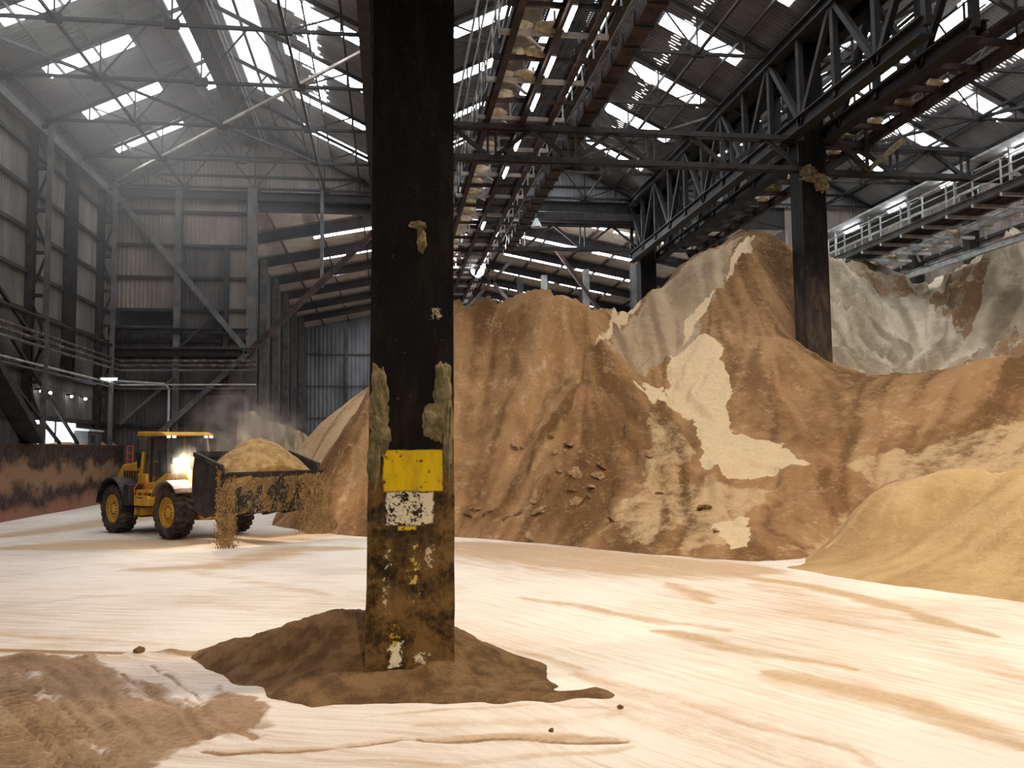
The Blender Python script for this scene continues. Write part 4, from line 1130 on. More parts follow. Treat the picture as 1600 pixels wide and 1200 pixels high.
# ------------------------------------------------------------------ steel box columns
def column_material(painted):
    k = NT('painted_column' if painted else 'bare_black_column')
    c = k.obj()
    x, y, z = k.xyz(c)
    n1 = k.noise(c, 2.2, 6, 0.65)
    n2 = k.noise(k.mapping(c, (1, 1, 0.25)), 5.0, 6, 0.7)
    n3 = k.noise(c, 14, 4, 0.7)
    base = k.mix(k.ramp(n2, 0.45, 0.7), (0.007, 0.0066, 0.007), (0.017, 0.014, 0.011))
    if painted:
        wob = k.math('MULTIPLY', k.math('SUBTRACT', n1, 0.5), 1.2)
        zz = k.math('ADD', z, wob)
        # rust and dust climb from the foot
        ax = k.math('MAXIMUM', k.math('SUBTRACT', k.math('ABSOLUTE', x), 0.22), 0.0)
        dust = k.ramp(k.math('SUBTRACT', zz, k.math('MULTIPLY', ax, 5.0)), 2.6, 1.0)
        base = k.mix(k.math('MULTIPLY', dust, 0.75), base, k.mix(k.ramp(k.math('ADD', k.math('MULTIPLY', n1, 0.55), k.math('ADD', k.math('MULTIPLY', n3, 0.25), k.math('MULTIPLY', n2, 0.2))), 0.40, 0.60), (0.026, 0.017, 0.008), (0.24, 0.140, 0.050)))
        sp = k.ramp(k.noise(c, 26, 2, 0.5), 0.70, 0.76)
        base = k.mix(k.math('MULTIPLY', sp, 0.5), base, (0.13, 0.09, 0.05))
        def patch(x0, x1, z0, z1, rag, thr):
            w2 = k.math('MULTIPLY', k.math('SUBTRACT', n3, 0.5), rag)
            w3 = k.math('MULTIPLY', k.math('SUBTRACT', n1, 0.5), rag * 1.2)
            xx = k.math('ADD', x, w2)
            z2 = k.math('ADD', k.math('ADD', z, k.math('MULTIPLY', w2, 0.4)), w3)
            f = k.math('MULTIPLY', k.ramp(xx, x0 - 0.015, x0 + 0.015), k.ramp(xx, x1 + 0.015, x1 - 0.015))
            f = k.math('MULTIPLY', f, k.math('MULTIPLY', k.ramp(z2, z0 - 0.012, z0 + 0.012), k.ramp(z2, z1 + 0.012, z1 - 0.012)))
            wear = k.ramp(k.noise(c, 9, 6, 0.75), thr, thr + 0.05)
            return k.math('MULTIPLY', f, wear)
        front = k.ramp(y, -0.45, -0.46)
        yel = k.math('MULTIPLY', patch(-0.34, 0.38, 2.31, 2.81, 0.05, 0.36), front)
        base = k.mix(yel, base, k.mix(k.ramp(n2, 0.4, 0.7), (0.62, 0.42, 0.012), (0.42, 0.28, 0.02)))
        wht = k.math('MULTIPLY', patch(-0.30, 0.27, 1.90, 2.295, 0.10, 0.43), front)
        base = k.mix(wht, base, (0.62, 0.55, 0.42))
        y2 = k.math('MULTIPLY', patch(-0.16, 0.06, 1.84, 1.885, 0.03, 0.38), front)
        base = k.mix(y2, base, (0.60, 0.42, 0.02))
        for (x0, x1, z0, z1, colr) in ((-0.25, -0.11, 0.20, 0.46, (0.72, 0.66, 0.50)), (0.07, 0.2, 0.28, 0.40, (0.70, 0.62, 0.46)), (-0.22, -0.15, 0.46, 0.7, (0.55, 0.42, 0.03)),
                                       (-0.30, -0.26, 0.9, 1.75, (0.55, 0.47, 0.33)), (0.0, 0.1, 1.0, 1.7, (0.55, 0.40, 0.10)), (0.2, 0.25, 1.4, 1.65, (0.55, 0.44, 0.28)),
                                       (0.25, 0.285, 4.44, 4.56, (0.5, 0.42, 0.28)), (0.31, 0.335, 4.42, 4.57, (0.5, 0.42, 0.28))):
            pz = k.math('MULTIPLY', patch(x0, x1, z0, z1, 0.34, 0.53 if z1 - z0 > 0.4 else 0.44), front)
            base = k.mix(pz, base, colr)
    else:
        base = k.mix(k.math('MULTIPLY', k.ramp(k.math('ADD', z, k.math('MULTIPLY', n1, 3.0)), 12.5, 9.0), 0.7), base, k.mix(k.ramp(n2, 0.4, 0.65), (0.05, 0.04, 0.035), (0.115, 0.082, 0.062)))
    k.bump(k.math('ADD', n2, k.math('MULTIPLY', n3, 0.5)), 0.5, 0.03)
    return k.done(base, 0.85, 0, 0.06)

mcol, mcol2 = column_material(True), column_material(False)
def box_column(x, y, w, h, m, label, tilt=0.0, foot=0.0):
    t = thing('steel_column', (x, y, 0), label, 'column')
    t.rotation_euler = (0, tilt, 0)
    b = MB()
    n = 40
    r = random.Random(int(x * 10 + y))
    for i in range(n):
        z0, z1 = h * (i / n) ** 1.6 - 0.05, h * ((i + 1) / n) ** 1.6 - 0.05
        pass
    zs = [h * (i / n) ** 1.6 - 0.05 for i in range(n + 1)]
    hw = w / 2
    pr = [(-1, -1), (-0.5, -1), (0, -1), (0.5, -1), (1, -1), (1, -0.5), (1, 0), (1, 0.5), (1, 1), (0.5, 1), (0, 1), (-0.5, 1), (-1, 1), (-1, 0.5), (-1, 0), (-1, -0.5)]
    for z in zs:
        g = foot * max(0, 1 - z / 4.5)
        for a, c in pr:
            jx, jy = r.uniform(-1, 1) * g * 0.25, r.uniform(-1, 1) * g * 0.25
            b.v.append((a * (hw + g) + jx, c * hw + jy, z))
    q = len(pr)
    for i in range(n):
        for j in range(q):
            b.f.append((i * q + j, i * q + (j + 1) % q, (i + 1) * q + (j + 1) % q, (i + 1) * q + j))
    b.f.append(tuple(range(q))[::-1])
    b.f.append(tuple(n * q + j for j in range(q)))
    b.build('shaft', m, t)
    return t

near = box_column(0.254, 11.21, 1.02, 19.8, mcol, 'massive black steel column with worn yellow and white paint bands, nearest the camera', 0.0092, 0.03)
def crust_slab(x, z, w, h, seed, parent, name='crust'):
    me = lump_mesh(w, 0.07, h, seed, 5, 0.42)
    o = bpy.data.objects.new(name, me)
    me.materials.append(M['crust_olive'])
    COL.objects.link(o)
    o.parent = parent
    o.location = (x, -0.50, z)
    return o
for i, (x, z, w, h) in enumerate(((-0.40, 3.50, 0.11, 0.36), (-0.38, 3.08, 0.13, 0.30), (-0.45, 2.7, 0.07, 0.4), (0.38, 3.52, 0.12, 0.36), (0.29, 3.16, 0.15, 0.26), (0.45, 3.0, 0.06, 0.5), (0.11, 5.42, 0.06, 0.16), (0.06, 5.62, 0.11, 0.05))):
    o = crust_slab(x, z, w, h, 70 + i, near)
    o['label'] = 'olive grey crust stuck to the column'
box_column(0.3, 33.9, 0.95, 19.8, mcol2, 'black steel column directly behind the yellow-banded one, mostly hidden by it')
right = box_column(17.66, 33.85, 1.06, 19.8, mcol2, 'black steel column rising from the brown heap on the right')
box_column(17.7, 57.2, 1.1, 19.8, mcol2, 'distant black column at the right end of the deep truss under the middle gable')
for i, (dx, dy, dz, s) in enumerate(((0.1, -0.45, 14.0, 0.55), (0.35, -0.42, 13.65, 0.3), (-0.2, -0.45, 14.25, 0.35))):
    me = lump_mesh(s, 0.22, 0.26, 90 + i, 4, 0.6)
    me.materials.append(M['crust_olive'])
    o = bpy.data.objects.new('crust', me)
    COL.objects.link(o)
    o.parent = right
    o.location = (dx, dy - 0.08, dz)
    o['label'] = 'olive crust lodged on the column'

# ------------------------------------------------------------------ conveyor gantries
lumps = []
def lump(loc, s, seed, label, group, m='crust', flat=0.42):
    me = lump_mesh(s, s * 0.5, s * flat, seed)
    me.materials.append(M[m])
    o = bpy.data.objects.new('meal_lump', me)
    o.location = loc
    COL.objects.link(o)
    return tag(o, label, 'lump', group)

GZ = 16.0
def gantry_middle():
    y0, y1 = 22.0, 88.0
    t = thing('conveyor_gantry', (5.5, y0, GZ), 'long dusty conveyor gantry hung under the middle nave, with lit tubes along it', 'gantry')
    L = y1 - y0
    for x in (-1.6, -0.2, 0.9):
        MB().ibeam((x, 0, 0), (x, L, 0), 0.22, 0.42, 0.04).build('side_beam', M['rust'], t)
    k = int(L / 1.78)
    for i in range(k):
        y = 0.7 + i * 1.78
        MB().beam((-2.0, y, 0.05), (1.55, y, 0.05), 0.12, 0.16).build('crossbar', M['rust' if i % 2 else 'steel_pale'], t)
        if i % 2 == 0:
            MB().beam((-1.5, y, 0.3), (-0.3, y + 1.7, 0.3), 0.10, 0.08).build('brace', M['steel_pale'], t)
            MB().beam((-0.65, y, 0.1), (-0.65, y, 1.5), 0.09).build('post', M['steel_pale'], t)
    gr = MB()
    for i in range(int(L / 0.12)):
        y = i * 0.12
        gr.box(-0.1, y, 0.26, 0.85, y + 0.035, 0.30)
    for x in (0.0, 0.25, 0.5, 0.75):
        gr.box(x, 0, 0.24, x + 0.03, L, 0.29)
    gr.build('walkway_grating', M['steel'], t)
    MB().box(-1.35, 0, 1.15, -0.45, L, 1.22).build('belt', M['steel_pale'], t)
    MB().box(-1.5, 0, 0.75, -1.4, L, 1.25).build('belt_side', M['steel'], t)
    for sx, lab in ((-2.0, 'left'), (1.5, 'right')):
        for z in (0.6, 1.15):
            MB().tube([(sx, 0, z), (sx, L, z)], 0.03, 6).build('handrail', M['galv'], t)
        for i in range(0, k, 1):
            y = 0.7 + i * 1.78
            MB().beam((sx, y, 0.0), (sx, y, 1.15), 0.05).build('handrail_post', M['galv'], t)
    for i in range(0, 12):
        MB().beam((1.55, 2 + i * 5.5, 0.2), (1.55, 2 + i * 5.5, 5.5), 0.08).build('hanger', M['steel'], t)
        MB().beam((-1.7, 2 + i * 5.5, 0.2), (-1.7, 2 + i * 5.5, 5.5), 0.08).build('hanger', M['steel'], t)
    # sloping cables left of the walkway
    for x, z in ((-2.25, 1.6), (-2.4, 2.3), (-2.3, 3.0)):
        MB().tube([(x, 0, z), (x, L, z)], 0.03, 6).build('cable', M['galv'], t)
    return t
gantry_middle()
r = random.Random(5)
for i in range(24):
    y = 22.0 + 0.7 + 1.78 * (2 + i)
    for j in range(r.choice((1, 1, 2)) if i < 10 else 1):
        lump((5.5 - 1.25 + 0.75 * j + r.uniform(-0.1, 0.15), y, GZ + 0.27), r.uniform(0.30, 0.50), 200 + 3 * i + j,
             'pale crusted lump of meal on a crossbar of the middle gantry', 'pale lumps on the middle gantry')
# rusty trough beside it
t = thing('conveyor_trough', (8.0, 22.0, 16.1), 'rusty banded conveyor trough hung right of the lit middle gantry', 'conveyor')
MB().box(-0.28, 0, 0, 0.28, 35, 0.35).build('trough', M['rust'], t)
for i in range(25):
    MB().box(-0.34, 0.6 + i * 1.42, -0.06, 0.34, 0.78 + i * 1.42, 0.42).build('band', M['steel'], t)
for i in range(7):
    MB().beam((0, 2 + i * 5.5, 0.3), (0, 2 + i * 5.5, 6.5), 0.08).build('hanger', M['steel'], t)
o = MB().ibeam((0, 0, 0), (0, 35, 0), 0.28, 0.4, 0.04).build('runway_beam', M['steel'], loc=(7.15, 22, 16.5))
tag(o, 'dark runway beam between the lit gantry and the rusty trough', 'beam')
t = thing('service_pipes', (7.45, 22.0, 16.9), 'thin pale pipe pair along the runway beam in the middle nave', 'pipes')
for dx in (0, 0.16):
    MB().tube([(dx, 0, 0), (dx, 35, 0)], 0.04, 6).build('pipe', M['galv'], t)

# fluorescent tubes on the gantry and floodlights beyond
for i, y in enumerate((23.9, 27.2, 30.2, 34.6, 38.4, 48.0)):
    t = thing('fluorescent_light', (5.42, y, GZ - 0.345), ['lit tube nearest the camera on the middle gantry', 'second lit tube along the middle gantry', 'third lit tube along the middle gantry',
              'fourth lit tube, just before the rusty transverse truss', 'fifth lit tube, beyond the rusty transverse truss', 'most distant lit tube, near the middle gable'][i], 'light')
    MB().tube([(0, 0, 0), (0, 1.3, 0)], 0.05, 8).build('tube', M['tube'], t)
    MB().box(-0.09, -0.1, 0.06, 0.09, 1.4, 0.13).build('batten', M['galv'], t)
    MB().beam((0, 0.65, 0.1), (-0.12, 0.65, 0.40), 0.04).build('hanger', M['steel'], t)
for i, (x, y, z, lab) in enumerate(((7.3, 60.0, 18.3, 'bright floodlight under the middle gable, upper of the pair'), (6.6, 63.5, 16.2, 'bright floodlight above the brown crest, lower of the pair'))):
    t = thing('floodlight', (x, y, z), lab, 'light')
    MB().lathe([(0.0, -0.02), (0.46, -0.02), (0.46, 0.02), (0.0, 0.02)], 16).build('lens', M['bulb'], t)
    MB().lathe([(0.48, 0.0), (0.52, 0.0), (0.26, 0.35), (0.0, 0.38), (0.0, 0.34), (0.24, 0.32)], 16).build('housing', M['galv'], t)
    MB().beam((0, 0.2, 0.3), (0, 0.2, 1.6), 0.06).build('bracket', M['steel'], t)
    pl = bpy.data.lights.new('floodlight_glow', 'POINT')
    pl.energy = 7000
    pl.color = (0.92, 0.96, 1.0)
    pl.shadow_soft_size = 0.3
    po = bpy.data.objects.new('floodlight_glow', pl)
    po.parent = t
    po.location = (0, -0.35, -0.1)
    COL.objects.link(po)
t = thing('high_bay_lamp', (9.05, 51.6, 17.0), 'unlit bell shaped lamp hanging in front of the middle gable', 'lamp')
MB().lathe([(0.08, 0.0), (0.10, 0.0), (0.34, -0.55), (0.30, -0.55)], 18).build('shade', M['galv'], t).rotation_euler = (math.pi / 2, 0, 0)
MB().beam((0, 0, 0), (0, 0, 3.0), 0.05).build('stem', M['steel'], t)

# rusty crossbar gantry along the right column row
t = thing('conveyor_gantry', (19.75, 24.0, 16.0), 'rusty crusted gantry running just right of the black column row', 'gantry')
for x in (-1.0, 0.9):
    MB().ibeam((x, 0, 0), (x, 33, 0), 0.22, 0.45, 0.04).build('side_beam', M['rust'], t)
for i in range(17):
    y = 1.0 + i * 1.88
    MB().beam((-1.1, y, 0.0), (1.0, y, 0.0), 0.16, 0.2).build('crossbar', M['rust'], t)
    MB().beam((-1.0, y, 0.1), (-1.0, y, 1.3), 0.06).build('handrail_post', M['rust'], t)
for z in (0.7, 1.25):
    MB().tube([(-1.0, 0, z), (-1.0, 33, z)], 0.03, 6).build('handrail', M['rust'], t)
MB().box(0.2, 0, 0.6, 0.85, 33, 0.72).build('belt', M['steel'], t)
for i in range(7):
    MB().beam((0.9, 1 + i * 5.0, 0.2), (0.9, 1 + i * 5.0, 5), 0.08).build('hanger', M['steel'], t)
for i in range(9):
    lump((19.6 + r.uniform(0.2, 0.7), 24 + 1 + 1.88 * (2 + i), 16.27), r.uniform(0.35, 0.6), 400 + i, 'crusted tan lump on the rusty gantry beside the black column row', 'tan lumps on the column row gantry', 'crust_olive' if i % 2 else 'crust')
t = thing('cross_brace', (XB + 0.6, 33.3, 15.6), 'crusted V shaped brace hung beside the head of the right black column', 'brace')
MB().beam((0.2, 0, 0.3), (1.7, 0, -1.2), 0.22).build('arm', M['rust'], t)
MB().beam((1.7, 0, -1.2), (3.4, 0, 0.2), 0.22).build('arm', M['crust_olive'], t)
MB().beam((1.7, 0, -1.2), (1.7, 0, 0.6), 0.12).build('post', M['rust'], t)

# pale gantry with handrails in the right nave
t = thing('conveyor_gantry', (26.8, 28.0, 13.4), 'pale gantry with white handrails and a light roof strip, over the pale heap', 'gantry')
L = 29.0
for x in (-1.5, 0.0, 1.5):
    MB().ibeam((x, 0, 0), (x, L, 0), 0.2, 0.34, 0.04).build('side_beam', M['steel_grey' if x < 1 else 'galv'], t)
for i in range(17):
    y = 0.4 + i * 1.78
    MB().beam((-1.6, y, -0.25), (2.4, y, -0.25), 0.14, 0.14).build('crossbar', M['galv'], t)
    MB().beam((1.5, y, -0.1), (2.3, y + 0.8, -0.5), 0.08).build('brace', M['galv'], t)
    for x in (-1.55, 0.1):
        MB().beam((x, y, 0.1), (x, y, 1.25), 0.06).build('handrail_post', M['galv'], t)
for x in (-1.55, 0.1):
    for z in (0.45, 0.85, 1.25):
        MB().tube([(x, 0, z), (x, L, z)], 0.035, 6).build('handrail', M['galv'], t)
MB().box(-1.5, 0, 0.16, 0.1, L, 0.2).build('walkway', M['steel'], t)
for i in range(8):
    y = 0.4 + i * 3.56
    MB().beam((-1.1, y, 0.2), (-1.1, y, 1.75), 0.10).build('roof_post', M['galv'], t)
    MB().beam((-1.1, y, 1.7), (0.9, y, 1.7), 0.10).build('roof_arm', M['galv'], t)
o = MB().box(-1.6, 0, 1.75, -0.7, L, 1.85).build('roof_strip', M['galv'], t)
MB().box(-0.5, 0, 1.58, 0.9, L, 1.64).build('roof_sheet', M['steel_grey'], t)
MB().ibeam((2.4, 0, -1.0), (2.4, L, -1.0), 0.25, 0.35, 0.04).build('side_beam', M['galv'], t)
for i in range(10):
    lump((26.8 + r.uniform(1.1, 1.9), 28 + 0.4 + 1.78 * (3 + i), 13.4 - 0.02), r.uniform(0.3, 0.45), 500 + i, 'cream crusted lump of meal on a crossbar of the pale right gantry', 'cream lumps on the pale gantry')
for i in range(6):
    t = thing('fluorescent_light', (26.0, 31 + 4.4 * i, 14.98), '%s lit tube from the camera under the roof strip of the pale gantry' % ORD[i], 'light')
    MB().tube([(0, 0, 0), (0, 1.5, 0)], 0.05, 8).build('tube', M['tube'], t)
    MB().box(-0.08, -0.1, 0.06, 0.08, 1.6, 0.12).build('batten', M['galv'], t)
t = thing('fluorescent_light', (XL + 0.85, 54.42, 7.3), 'short lit tube high in the back left corner, under the pipes', 'light')
MB().tube([(-0.35, 0, 0), (0.55, 0, 0)], 0.05, 8).build('tube', M['tube'], t)
MB().box(-0.4, -0.06, 0.05, 0.6, 0.06, 0.12).build('batten', M['galv'], t)
diag('brace_beam', (33.5, 52.0, 13.5), (29.9, 50.0, 9.5), 0.6, 0.4, 'rust', 'dark red sloping beam between the two pale ridges at the back right')

M['clod'] = mottled('clod_meal', (0.16, 0.095, 0.048), (0.30, 0.19, 0.10), 6.0, 0.35, 0.65, rough=0.95, bump=0.4)
# ------------------------------------------------------------------ clods on the brown slope
for i, (x, y) in enumerate(CLODS):
    z = float(zA(np.array([x]), np.array([y]))[0])
    rr = random.Random(i)
    s = rr.uniform(0.10, 0.26)
    me = lump_mesh(s, s * 0.8, s * 0.30, 300 + i, 2, 0.6)
    me.polygons.foreach_set('use_smooth', [False] * len(me.polygons))
    me.materials.append(M['clod'])
    o = bpy.data.objects.new('clod', me)
    o.location = (x, y, z + s * 0.15)
    o.rotation_euler = (rr.uniform(0.2, 0.9), rr.uniform(-0.4, 0.4), rr.uniform(0, 6))
    COL.objects.link(o)
    tag(o, 'small flat brown clod lying on the lower slope of the huge brown heap', 'clod', 'flat clods on the brown heap')
for i, (x, y, s, lab) in enumerate(((-3.45, 12.95, 0.075, 'dark clod on the crumbled ridge left of the mound, the bigger one'), (-2.55, 12.75, 0.05, 'small dark clod on pale floor just left of the mound'),
                                    (1.62, 8.8, 0.03, 'tiny clod on the pale floor right of the mound, below its tail'), (2.5, 9.4, 0.035, 'small clod on the pale floor beyond the tail of the mound'))):
    me = lump_mesh(s, s * 0.9, s * 0.7, 350 + i, 2, 0.5)
    me.materials.append(me_mound)
    o = bpy.data.objects.new('clod', me)
    o.location = (x, y, float(floor_z(np.array([x]), np.array([y]))[0]) + s * 0.45)
    COL.objects.link(o)
    tag(o, lab, 'clod')

# ------------------------------------------------------------------ wheel loader
M['yellow'] = mottled('loader_yellow_paint', (0.50, 0.27, 0.025), (0.66, 0.38, 0.045), 1.5, 0.35, 0.7, rough=0.5, spec=0.4)
M['black'] = mottled('black_plastic', (0.012, 0.012, 0.013), (0.03, 0.028, 0.026), 3, rough=0.55)
M['tyre'] = mottled('dusty_tyre_rubber', (0.030, 0.027, 0.025), (0.11, 0.085, 0.065), 4, 0.4, 0.75, rough=0.9)
M['bucket'] = mottled('worn_bucket_steel', (0.028, 0.024, 0.022), (0.20, 0.135, 0.06), 1.3, 0.46, 0.56, rough=0.7, stretch=(1, 1, 1))
M['bucket_side'] = mottled('black_bucket_side', (0.020, 0.018, 0.018), (0.05, 0.042, 0.038), 2, rough=0.6)
M['fender_dusty'] = mottled('dusty_fender', (0.16, 0.12, 0.09), (0.34, 0.27, 0.21), 3, rough=0.85)
M['red'] = mottled('red_rail_paint', (0.45, 0.05, 0.03), (0.55, 0.09, 0.05), 3, rough=0.6)
M['white'] = mottled('white_reflector', (0.6, 0.58, 0.55), (0.7, 0.68, 0.65), 3, rough=0.5)
M['lamp_on'] = emitter('lit_work_lamp', (1.0, 0.90, 0.75), 90.0)
M['lamp_dim'] = emitter('pale_cab_lamp', (1.0, 0.96, 0.9), 0.8)
k = NT('cab_glass')
k.b.inputs['Base Color'].default_value = (0.10, 0.105, 0.11, 1)
k.b.inputs['Roughness'].default_value = 0.04
k.b.inputs['Alpha'].default_value = 0.4
M['glass'] = k.m

HX, HY = 0.656, -0.755
LO = thing('wheel_loader', (-5.9, 30.7, 0.0), 'yellow wheel loader with a raised full bucket, driving across the floor', 'wheel loader', None, math.atan2(HY, HX))
FA, RA = -0.5, -4.45          # axle positions along the loader
TR, TW = 0.86, 0.66

def wheel(x, y, side, first=None):
    t = bpy.data.objects.new('wheel', None)
    COL.objects.link(t)
    t.parent = LO
    t.location = (x, y, TR + 0.0)
    hw = TW / 2
    prof = [(0.46, -hw * 0.72), (0.60, -hw * 0.96), (0.74, -hw), (TR - 0.075, -hw * 0.86), (TR - 0.055, -hw * 0.5), (TR - 0.05, 0), (TR - 0.055, hw * 0.5),
            (TR - 0.075, hw * 0.86), (0.74, hw), (0.60, hw * 0.96), (0.46, hw * 0.72)]
    mb = MB().lathe(prof, 48)
    n = 22
    for sgn in (-1, 1):
        for i in range(n):
            a0 = 2 * math.pi * (i + (0.5 if sgn > 0 else 0)) / n
            da = 2 * math.pi / n
            # a chevron lug: from the shoulder to past the centre line, slanted
            pts = []
            for (yy, lag, rad, wd) in ((-hw * 1.0, 0.0, TR - 0.13, 0.30), (-hw * 0.92, 0.02, TR - 0.01, 0.26), (-hw * 0.45, 0.20, TR + 0.0, 0.22), (hw * 0.08, 0.48, TR - 0.0, 0.20)):
                for e in (-1, 1):
                    a = a0 + da * (lag + e * wd)
                    pts.append((rad, a, yy * -sgn if sgn > 0 else yy))
            top, base = [], []
            for rad, a, yy in pts:
                top.append((rad * math.cos(a), yy, rad * math.sin(a)))
                rb = min(rad, TR - 0.07)
                base.append((rb * math.cos(a), yy, rb * math.sin(a)))
            fs_ = []
            for q in range(3):
                A, B, C_, D_ = 2 * q, 2 * q + 1, 2 * q + 3, 2 * q + 2
                fs_ += [(A, B, C_, D_), (A, D_, D_ + 8, A + 8), (B, B + 8, C_ + 8, C_)]
            fs_ += [(0, 8, 9, 1), (6, 7, 15, 14)]
            mb.add(top + base, fs_)
    fix_normals(mb.build('tyre', M['tyre'], t))
    s = side
    rim = MB().lathe([(0.47, -hw * 0.75 * 1), (0.50, -hw * 0.80), (0.50, hw * 0.80), (0.47, hw * 0.78), (0.44, hw * 0.45), (0.30, hw * 0.40), (0.27, hw * 0.60), (0.13, hw * 0.62), (0.11, hw * 0.70), (0.0, hw * 0.70), (0.0, -hw * 0.7)], 32)
    rm = fix_normals(rim.build('rim', M['yellow'], t, smooth=False))
    if s < 0:
        rm.scale = (1, -1, 1)
    for i in range(12):
        a = 2 * math.pi * i / 12
        o = MB().lathe([(0.0, 0.0), (0.025, 0.0), (0.025, 0.05), (0.0, 0.05)], 8).build('wheel_nut', M['steel_grey'], t)
        o.location = (0.21 * math.cos(a), s * hw * 0.55 - (0.05 if s < 0 else 0), 0.21 * math.sin(a))
    return t
for x in (FA, RA):
    for s in (-1, 1):
        wheel(x, s * 1.12, s)

def part(mb, name, m, parent=None, w=0.0, fix=True):
    o = mb.build(name, M[m], parent or LO)
    if fix:
        fix_normals(o)
    if w:
        bevel(o, w)
    return o
# frames and axles
part(MB().prism([(-5.5, 0.75), (-5.5, 1.35), (-2.6, 1.45), (-2.2, 1.2), (-2.2, 0.62), (-3.2, 0.55)], -0.55, 0.55), 'rear_frame', 'black', w=0.04)
part(MB().prism([(-2.2, 0.62), (-2.2, 1.35), (-1.1, 1.85), (0.35, 1.9), (0.75, 1.2), (0.6, 0.6), (-0.4, 0.55)], -0.42, 0.42), 'front_frame', 'yellow', w=0.03)
for x in (FA, RA):
    part(MB().tube([(x, -1.0, TR), (x, -0.45, TR), (x, 0.45, TR), (x, 1.0, TR)], [0.2, 0.26, 0.26, 0.2], 14), 'axle', 'black')
# engine hood, counterweight, grille
part(MB().prism([(-5.55, 1.25), (-5.6, 2.0), (-5.2, 2.42), (-3.7, 2.55), (-3.55, 1.35)], -0.72, 0.72), 'hood', 'yellow', w=0.06)
part(MB().prism([(-5.75, 0.7), (-5.85, 1.5), (-5.45, 1.65), (-5.2, 1.3), (-5.2, 0.7)], -1.25, 1.25), 'counterweight', 'black', w=0.06)
for s in (-1, 1):
    o = part(MB().box(-5.92, s * 1.12 - 0.1, 0.95, -5.80, s * 1.12 + 0.1, 1.5), 'rear_lamp', 'red')
    part(MB().box(-5.93, s * 1.12 - 0.1, 1.15, -5.81, s * 1.12 + 0.1, 1.30), 'reflector', 'white', o)
gr = MB()
for i in range(6):
    gr.box(-5.0 + i * 0.2, -0.745, 1.6, -4.9 + i * 0.2, -0.72, 2.2)
part(gr, 'hood_louvre', 'black')
part(MB().tube([(-4.25, -0.42, 2.4), (-4.25, -0.42, 3.05), (-4.32, -0.42, 3.15)], 0.075, 10), 'exhaust_pipe', 'black')
part(MB().lathe([(0.0, -0.18), (0.17, -0.16), (0.2, 0.0), (0.17, 0.16), (0.0, 0.18)], 12), 'air_filter', 'black').location = (-3.85, -0.62, 2.75)
part(MB().box(-3.98, -0.75, 2.3, -3.72, -0.5, 2.75), 'filter_base', 'black', w=0.03)
# red rear railing on the hood
rl = MB()
for x in (-4.9, -4.45):
    rl.tube([(x, -0.68, 2.35), (x, -0.68, 3.1)], 0.022, 6)
for z in (2.6, 2.85, 3.1):
    rl.tube([(-4.9, -0.68, z), (-4.45, -0.68, z)], 0.022, 6)
part(rl, 'hood_rail', 'red')
# fenders
def fender(xc, y0, y1, a0, a1, r, name, m):
    mb = MB()
    n = 12
    p_ = []
    for i in range(n + 1):
        a = math.radians(a0 + (a1 - a0) * i / n)
        p_.append((xc + r * math.cos(a), TR + r * math.sin(a)))
    for i in range(n, -1, -1):
        a = math.radians(a0 + (a1 - a0) * i / n)
        p_.append((xc + (r - 0.06) * math.cos(a), TR + (r - 0.06) * math.sin(a)))
    vs_ = [(x, y0, z) for x, z in p_] + [(x, y1, z) for x, z in p_]
    q = len(p_)
    fs_ = [(i, (i + 1) % q, (i + 1) % q + q, i + q) for i in range(q)]
    for i in range(n):
        j = q - 1 - i
        fs_ += [(i, j, j - 1, i + 1), (i + q, i + 1 + q, j - 1 + q, j + q)]
    mb.add(vs_, fs_)
    return part(mb, name, m, w=0.0)
for s in (-1, 1):
    a, b = sorted((s * 0.78, s * 1.5))
    fender(FA, a, b, 40, 150, 1.06, 'front_fender', 'fender_dusty')
    fender(RA, a, b, 20, 170, 1.12, 'rear_fender', 'black')
    part(MB().box(RA + 0.95, s * 1.1 - 0.35, 1.0, RA + 1.35, s * 1.1 + 0.35, 1.75), 'fender_tank', 'black', w=0.05)
# cab
CX0, CX1, CY, CZ0, CZ1 = -3.55, -1.85, 0.80, 1.62, 3.45
cab = bpy.data.objects.new('cab', None)
COL.objects.link(cab)
cab.parent = LO
part(MB().prism([(CX0 - 0.1, 1.55), (CX0 - 0.1, 2.1), (CX0 + 0.55, 2.1), (CX0 + 0.6, 1.82), (CX1 - 0.6, 1.78), (CX1 + 0.25, 2.15), (CX1 + 0.45, 2.1), (CX1 + 0.35, 1.5), (CX0, 1.42)], -CY - 0.08, -CY + 0.14), 'cab_base', 'yellow', cab, 0.03)
part(MB().prism([(CX0 - 0.1, 1.55), (CX0 - 0.1, 2.1), (CX0 + 0.55, 2.1), (CX0 + 0.6, 1.82), (CX1 - 0.6, 1.78), (CX1 + 0.25, 2.15), (CX1 + 0.45, 2.1), (CX1 + 0.35, 1.5), (CX0, 1.42)], CY - 0.14, CY + 0.08), 'cab_base', 'yellow', cab, 0.03)
part(MB().box(CX0, -CY + 0.1, 1.45, CX1 + 0.3, CY - 0.1, 1.7), 'cab_floor', 'black', cab, 0.02)
part(MB().prism([(CX1 + 0.42, 1.5), (CX1 + 0.42, 2.12), (CX1 + 0.28, 2.2), (CX1 + 0.2, 1.5)], -CY + 0.1, CY - 0.1), 'dash_panel', 'yellow', cab, 0.02)
